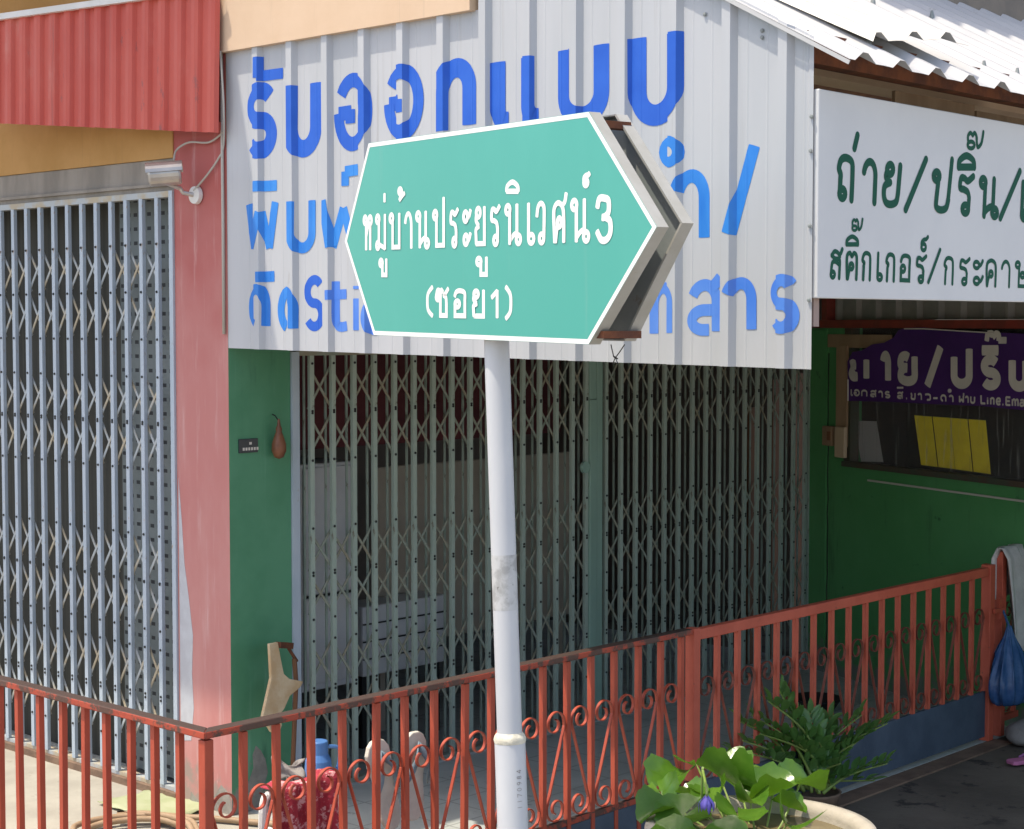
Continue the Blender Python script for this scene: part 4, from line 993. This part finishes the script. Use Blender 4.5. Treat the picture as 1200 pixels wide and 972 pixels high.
tag(MB().grid(rows).build('red_cloth', M['red_cloth'], smooth=True, solid=.004), 'dark red patterned cloth draped over the white plastic chair', 'cloth')
rows = []
for j in range(9):
    r = []
    for k in range(11):
        s, t = k/10, j/8; p = aty(330+26*s, 893+22*t, -1.60); r.append(p+Vector((0, .05*math.sin(s*7+t*3)+.03*math.sin(t*9), .02*math.sin(s*11))))
    rows.append(r)
tag(MB().grid(rows).build('grey_rag', M['stone'], smooth=True, solid=.006), 'crumpled grey rag bunched above the red cloth', 'rag')
# blue jug
jc = hit(373,900,(0,1,0),(0,-.75,0)); zt2 = aty(373,868,-.75).z
jg = empty('water_jug', (jc.x,-.75,0), 'blue plastic water jug standing behind the white chair', 'jug')
rj = .062
MB().lathe([(0,0),(rj,0),(rj*1.02,.03),(rj,zt2-.12),(rj*.95,zt2-.09),(rj*.72,zt2-.06),(rj*.72,zt2-.005),(rj*.66,zt2),(0,zt2)], (jc.x,-.75,0), 24).build('body', M['blue_plastic'], jg, smooth=False, bevel=.004)
MB().tube(spline([(jc.x+rj*.6,-.77,zt2-.03),(jc.x+rj*1.6,-.78,zt2-.05),(jc.x+rj*1.5,-.78,zt2-.13),(jc.x+rj*.9,-.77,zt2-.16)], 5), .009, 8).build('handle', M['blue_plastic'], jg)
# hose coil and lime sheet on the pale floor
hp = []
hc = atz(160,985,0.02)
for k in range(110):
    a = k/110*2*math.pi*3.2; hp.append(Vector((hc.x+.26*math.cos(a)*(1+.16*math.sin(k*.37)+.1*math.sin(k*.11)), hc.y+.36*math.sin(a)*(1+.14*math.cos(k*.23))-.02, .018+.010*(k//34)+.012*abs(math.sin(k*.2)))))
hp += [hc+Vector((.45,.05,0)), hc+Vector((.62,-.3,0)), hc+Vector((.7,-.8,0))]
tag(MB().tube(hp, .015, 8).build('garden_hose', M['hose'], smooth=True), 'brown garden hose coiled on the pale floor behind the fence', 'hose')
lc = atz(188,945,0)
tag(MB().grid([[Vector((lc.x-.2+.04*i, lc.y-.25+.05*j, .006+.012*abs(math.sin(i*1.3+j*.8)))) for i in range(11)] for j in range(11)]).build('plastic_sheet', M['lime'], smooth=True, solid=.003), 'pale lime plastic sheet lying under the brown hose', 'sheet')
# dark bowl on the porch
bc = atz(957,832,0)
tag(MB().lathe([(0,.01),(.11,.01),(.15,.07),(.16,.072),(.155,.08),(.14,.075),(.10,.02),(0,.02)], (bc.x,bc.y,0), 28).build('black_bowl', M['black'], smooth=True), 'shallow black bowl on the porch floor behind the gate', 'bowl')

# towel, bag, slipper at the right
rows = []
YR = -1.96
for j in range(26):
    t = j/25; r = []
    for k in range(15):
        s = k/14
        if t < .25:
            y = YR+.05-.0*t; z = 1.1-.30*(1-t/.25)+.0
        else: y = YR-.045; z = 1.1-(t-.25)/.75*.62
        if .2 < t < .32: z = 1.085+.02*math.cos((t-.26)/.06*1.5); y = YR+.05-.095*(t-.2)/.12
        x = 4.03+ .34*s + max(0, t-.3)*.32*(.6+.4*s)
        r.append(Vector((x, y-.018*math.sin(s*16+t*2.5)-.012*math.sin(s*31), z)))
    rows.append(r)
tag(MB().grid(rows).build('hanging_towel', M['towel'], smooth=True, solid=.006), 'pale grey striped towel draped over the red railing beside gate', 'towel')
bgc = aty(1182,785,-2.03); pg = empty('plastic_bag', aty(1182,826,-2.03), 'blue translucent plastic bag hanging from the railing under the towel', 'bag')
pr = [(.0,.0),(.11,.012),(.155,.06),(.165,.14),(.145,.22),(.10,.32),(.045,.40),(.02,.46)]
pr = [(v.x, v.y) for v in spline([Vector((a_, b_, 0)) for a_, b_ in pr], 4)]; mbg = MB(); mbg.lathe(pr, (0,0,0), 72)
zb = aty(1182,826,-2.03).z
mbg.v = [Vector((bgc.x+v.x*(1+.10*math.sin(9*math.atan2(v.y,v.x)+6*v.z)+.05*math.sin(23*math.atan2(v.y,v.x)-14*v.z)), -2.03+v.y*.62*(1+.12*math.cos(11*math.atan2(v.y,v.x))), zb+v.z)) for v in mbg.v]
mbg.build('body', M['bag'], pg, smooth=True)
MB().tube([(bgc.x,-2.03,zb+.45),(bgc.x-.02,-2.0,zb+.55)], .008, 6).build('handle', M['bag'], pg)
q = atz(1188,896,0)
fo = empty('flip_flop', q, 'single pink flip flop lying on the dark ground at right', 'slipper')
ol = [(0,.28),(.1,.4),(.3,.36),(.5,.36),(.7,.46),(.88,.44),(1,.2)]
A_ = Vector((.93,-.36,0)); B_ = Vector((.36,.93,0))
MB().prism([q-A_*.03+A_*(.25*t)-B_*(.1*r)+Vector((0,0,.002)) for t, r in ol]+[q-A_*.03+A_*(.25*t)+B_*(.1*r)+Vector((0,0,.002)) for t, r in ol[::-1]], (0,0,.022)).build('sole', M['pink_foam'], fo, bevel=.005)
tp = q+A_*.14+Vector((0,0,.05))
MB().tube(spline([q+A_*.07-B_*.038+Vector((0,0,.024)), tp-B_*.02, q+A_*.18+Vector((0,0,.026))], 5), .007, 6).tube(spline([q+A_*.07+B_*.038+Vector((0,0,.024)), tp+B_*.02, q+A_*.18+Vector((0,0,.026))], 5), .007, 6).build('strap', M['mauve'], fo)
q = atz(1199,872,0)
sm_ = bmesh.new(); bmesh.ops.create_icosphere(sm_, subdivisions=3, radius=1)
smb = MB(); smb.add([Vector((q.x+.04+v.co.x*.13*(1+.1*math.sin(5*v.co.z+3*v.co.x)), q.y+v.co.y*.12, .055+max(-.055,v.co.z*.075*(1+.12*math.cos(4*v.co.y))))) for v in sm_.verts], [[v.index for v in f.verts] for f in sm_.faces]); sm_.free()
tag(smb.build('rounded_stone', M['stone'], smooth=True), 'rounded grey stone on the ground below the blue bag', 'stone')

# =================================================================== WATER LILY BASIN
pc = atz(891,968,.58); RZL = .58; RR = .40
lp = empty('lily_basin', (pc.x,pc.y,0), 'large round cement basin of water lilies in front of gate', 'basin')
MB().lathe([(.0,.0),(RR*.62,.0),(RR*.72,.05),(RR*.9,.25),(RR*.98,RZL-.10),(RR*1.03,RZL-.055),(RR*1.05,RZL-.02),(RR*1.04,RZL),(RR*.97,RZL+.004),(RR*.90,RZL-.004),(RR*.885,RZL-.03),(RR*.88,RZL-.2),(0,RZL-.2)], (pc.x,pc.y,0), 64).build('bowl', M['lily_pot'], lp, smooth=True)
MB().lathe([(0,RZL-.05),(RR*.884,RZL-.05)], (pc.x,pc.y,0), 48).build('water_surface', M['water'], lp)
def lily_leaf(c, r, nrm, fold, spin, wav):
    nrm = (Vector(nrm).normalized()*.75+Vector((0,0,.45))).normalized(); t1 = nrm.cross(Vector((.3,.9,.1))).normalized(); t2 = nrm.cross(t1)
    rows = []
    NA = 40
    for j in range(7):
        f = j/6; r_ = []
        for k in range(NA+1):
            a = spin+.10+(2*math.pi-.2)*k/NA
            rr = r*f*(1+.035*math.sin(9*a+wav)+.02*math.sin(17*a))
            u, v = rr*math.cos(a-spin), rr*math.sin(a-spin)
            hgt = fold*abs(v)*abs(v)/r*1.2 + .07*r*f*math.sin(3*a+wav) + .12*r*f*f*math.sin(2*a+wav*2) - .05*r*math.exp(-8*f) + .022*r*f*abs(math.sin(6*a+wav)) - .10*r*f**4*max(0, math.sin(a*2.5+wav*3))
            d1 = math.cos(spin)*t1+math.sin(spin)*t2; d2 = -math.sin(spin)*t1+math.cos(spin)*t2
            r_.append(Vector(c)+d1*u+d2*v+nrm*hgt)
        rows.append(r_)
    return MB().grid(rows)
tocam = (CAM-Vector((pc.x,pc.y,.6))); tocam.z = 0; tocam.normalize(); side = Vector((tocam.y,-tocam.x,0))*-1
if side.dot(rt) < 0: side = -side
LV = [(785,905,.68,.095,(-.35,-.25,.9),.5,.4),(845,905,.72,.105,(.5,-.5,.75),.9,2.0),(800,950,.62,.10,(-.5,-.3,.8),.35,3.3),(868,912,.68,.085,(.75,-.1,.6),1.0,5.0),(815,888,.76,.075,(.1,.6,.8),.6,1.1),(865,950,.62,.095,(.2,-.3,.95),.5,4.2),(905,925,.64,.10,(-.3,.4,.8),.9,2.6),(938,912,.64,.095,(.35,-.2,.85),.6,.2),(922,960,.60,.085,(.6,-.5,.6),1.1,3.9),(790,972,.6,.085,(-.3,-.3,.9),.3,1.9),(850,975,.58,.09,(.1,-.3,.95),.4,5.7),(838,930,.66,.07,(-.6,.3,.7),1.0,.9),(900,985,.56,.08,(.2,-.2,.95),.3,2.2),(775,925,.63,.08,(-.7,.0,.7),.6,4.4),(945,985,.55,.07,(.1,-.1,1),.2,1.4),(768,945,.62,.07,(-.6,-.2,.8),.7,3.0),(812,925,.66,.06,(-.2,.2,.9),.8,5.2),(880,935,.64,.06,(.4,.1,.9),.9,1.5),(855,890,.70,.06,(.2,.5,.8),.8,2.9),(925,940,.6,.065,(.5,-.3,.8),.8,5.5)]
for px, py, z, r, nrm, fold, spin in LV:
    z = .585+(z-.585)*.55; c = atz(px, py+6, z); lf = lily_leaf(c, r*1.04, nrm, fold, spin, px*.13).build('leaf', M['lily_leaf'], lp, smooth=True)
    s = Vector((pc.x+(c.x-pc.x)*.5, pc.y+(c.y-pc.y)*.5, RZL-.06))
    MB().tube(spline([s, (s+c)/2+Vector((0,0,-.01)), c-Vector(nrm)*.004], 4), .004, 6).build('stalk', M['stem'], lf)
fc = atz(828,945,.66); ft_ = atz(824,905,.74)
fl_ = MB()
for k in range(9):
    a = k/9*2*math.pi; rr = .010+.006*(k % 2)
    base_ = fc+Vector((0,0,.045)); tip = fc+Vector((math.cos(a)*(rr+.012), math.sin(a)*(rr+.012), -.025+.008*(k%3)))
    mid_ = fc+Vector((math.cos(a)*(rr+.012), math.sin(a)*(rr+.012), .012)); tn = Vector((-math.sin(a), math.cos(a), 0))*.0085
    fl_.grid([[base_-tn*.4, base_+tn*.4],[mid_-tn, mid_+tn],[(mid_+tip)/2-tn*.9,(mid_+tip)/2+tn*.9],[tip-tn*.1, tip+tn*.1]])
fo_ = fl_.build('flower', M['flower'], lp, smooth=True, solid=.001)
MB().tube(spline([ft_+Vector((.03,.03,-.15)), ft_+Vector((.01,.01,0)), ft_, fc+Vector((0,0,.06)), fc+Vector((0,0,.035))], 5), [.005]*20+[.009], 7).build('stalk', M['stem'], fo_)

# =================================================================== ZZ PLANT
zc = atz(955,948,0.)
zz = empty('potted_plant', zc, 'dark green glossy plant with paired leaflets beside the lily basin', 'plant')
MB().lathe([(0,0),(.10,0),(.125,.08),(.13,.09),(.115,.09),(.11,.07),(0,.07)], zc, 28).build('pot', M['rust_sill'], zz, smooth=True)
random.seed(21)
def zz_stalk(tipx, tipy, tz_depth, n=13, ls=.10):
    base_ = zc+Vector((random.uniform(-.08,.08), random.uniform(-.08,.08), .1))
    tip = atd(tipx, tipy, (zc-CAM).dot(fw)+min(tz_depth, .05)-max(0, 960-tipx)/100*.34)
    mid_ = base_*.62+tip*.38+Vector((0,0,.5*(tip.z-base_.z)*.45))
    path = spline([base_, mid_, tip], 12)
    st_ = MB().tube(path, [.010-.007*i/(len(path)-1) for i in range(len(path))], 6)
    stalk = st_.build('stalk', M['stem'], zz, smooth=True)
    lv = MB(); N = len(path)
    for i in range(n):
        t = .28+.72*i/(n-1); k = min(N-2, int(t*(N-1))); p = path[k]; d = (path[k+1]-path[k]).normalized()
        sdv = d.cross(Vector((0,0,1)))
        if sdv.length < .1: sdv = Vector((1,0,0))
        sdv.normalize(); nv = sdv.cross(d)
        for s_ in ((-1,1) if i < n-1 else (0,)):
            ld = (d*.75+sdv*s_*.75+nv*random.uniform(.25,.75)).normalized(); L = ls*(1.0-.25*abs(t-.6))*random.uniform(.85,1.15)
            wv = ld.cross(nv).normalized(); up_ = wv.cross(ld)
            r = []
            for q_, wq in ((0,.05),(.15,.6),(.35,.95),(.55,1.),(.78,.72),(.93,.3),(1,.02)):
                c = p+ld*(L*q_)-up_*(.12*L*q_*q_)
                r.append([c-wv*(L*.20*wq)+up_*(.10*L*wq), c, c+wv*(L*.20*wq)+up_*(.10*L*wq)])
            lv.grid(r)
    lv.build('leaflets', M['zz_leaf'], stalk, smooth=True)
for a in ((912,806,.1,10),(900,822,-.05,8),(880,838,0,9),(925,828,.2,9),(948,835,.1,9),(975,842,.15,9),(1040,848,0,10),(1018,858,.1,8),(870,868,-.1,8),(1000,872,-.05,8),(1040,895,-.05,8),(960,870,-.1,8),(930,868,-.12,8),(985,895,-.15,7),(855,880,-.05,9),(866,845,-.05,10),(890,860,-.1,9),(905,890,-.1,8),(1025,915,-.1,7),(1010,838,.2,7)): zz_stalk(*a)
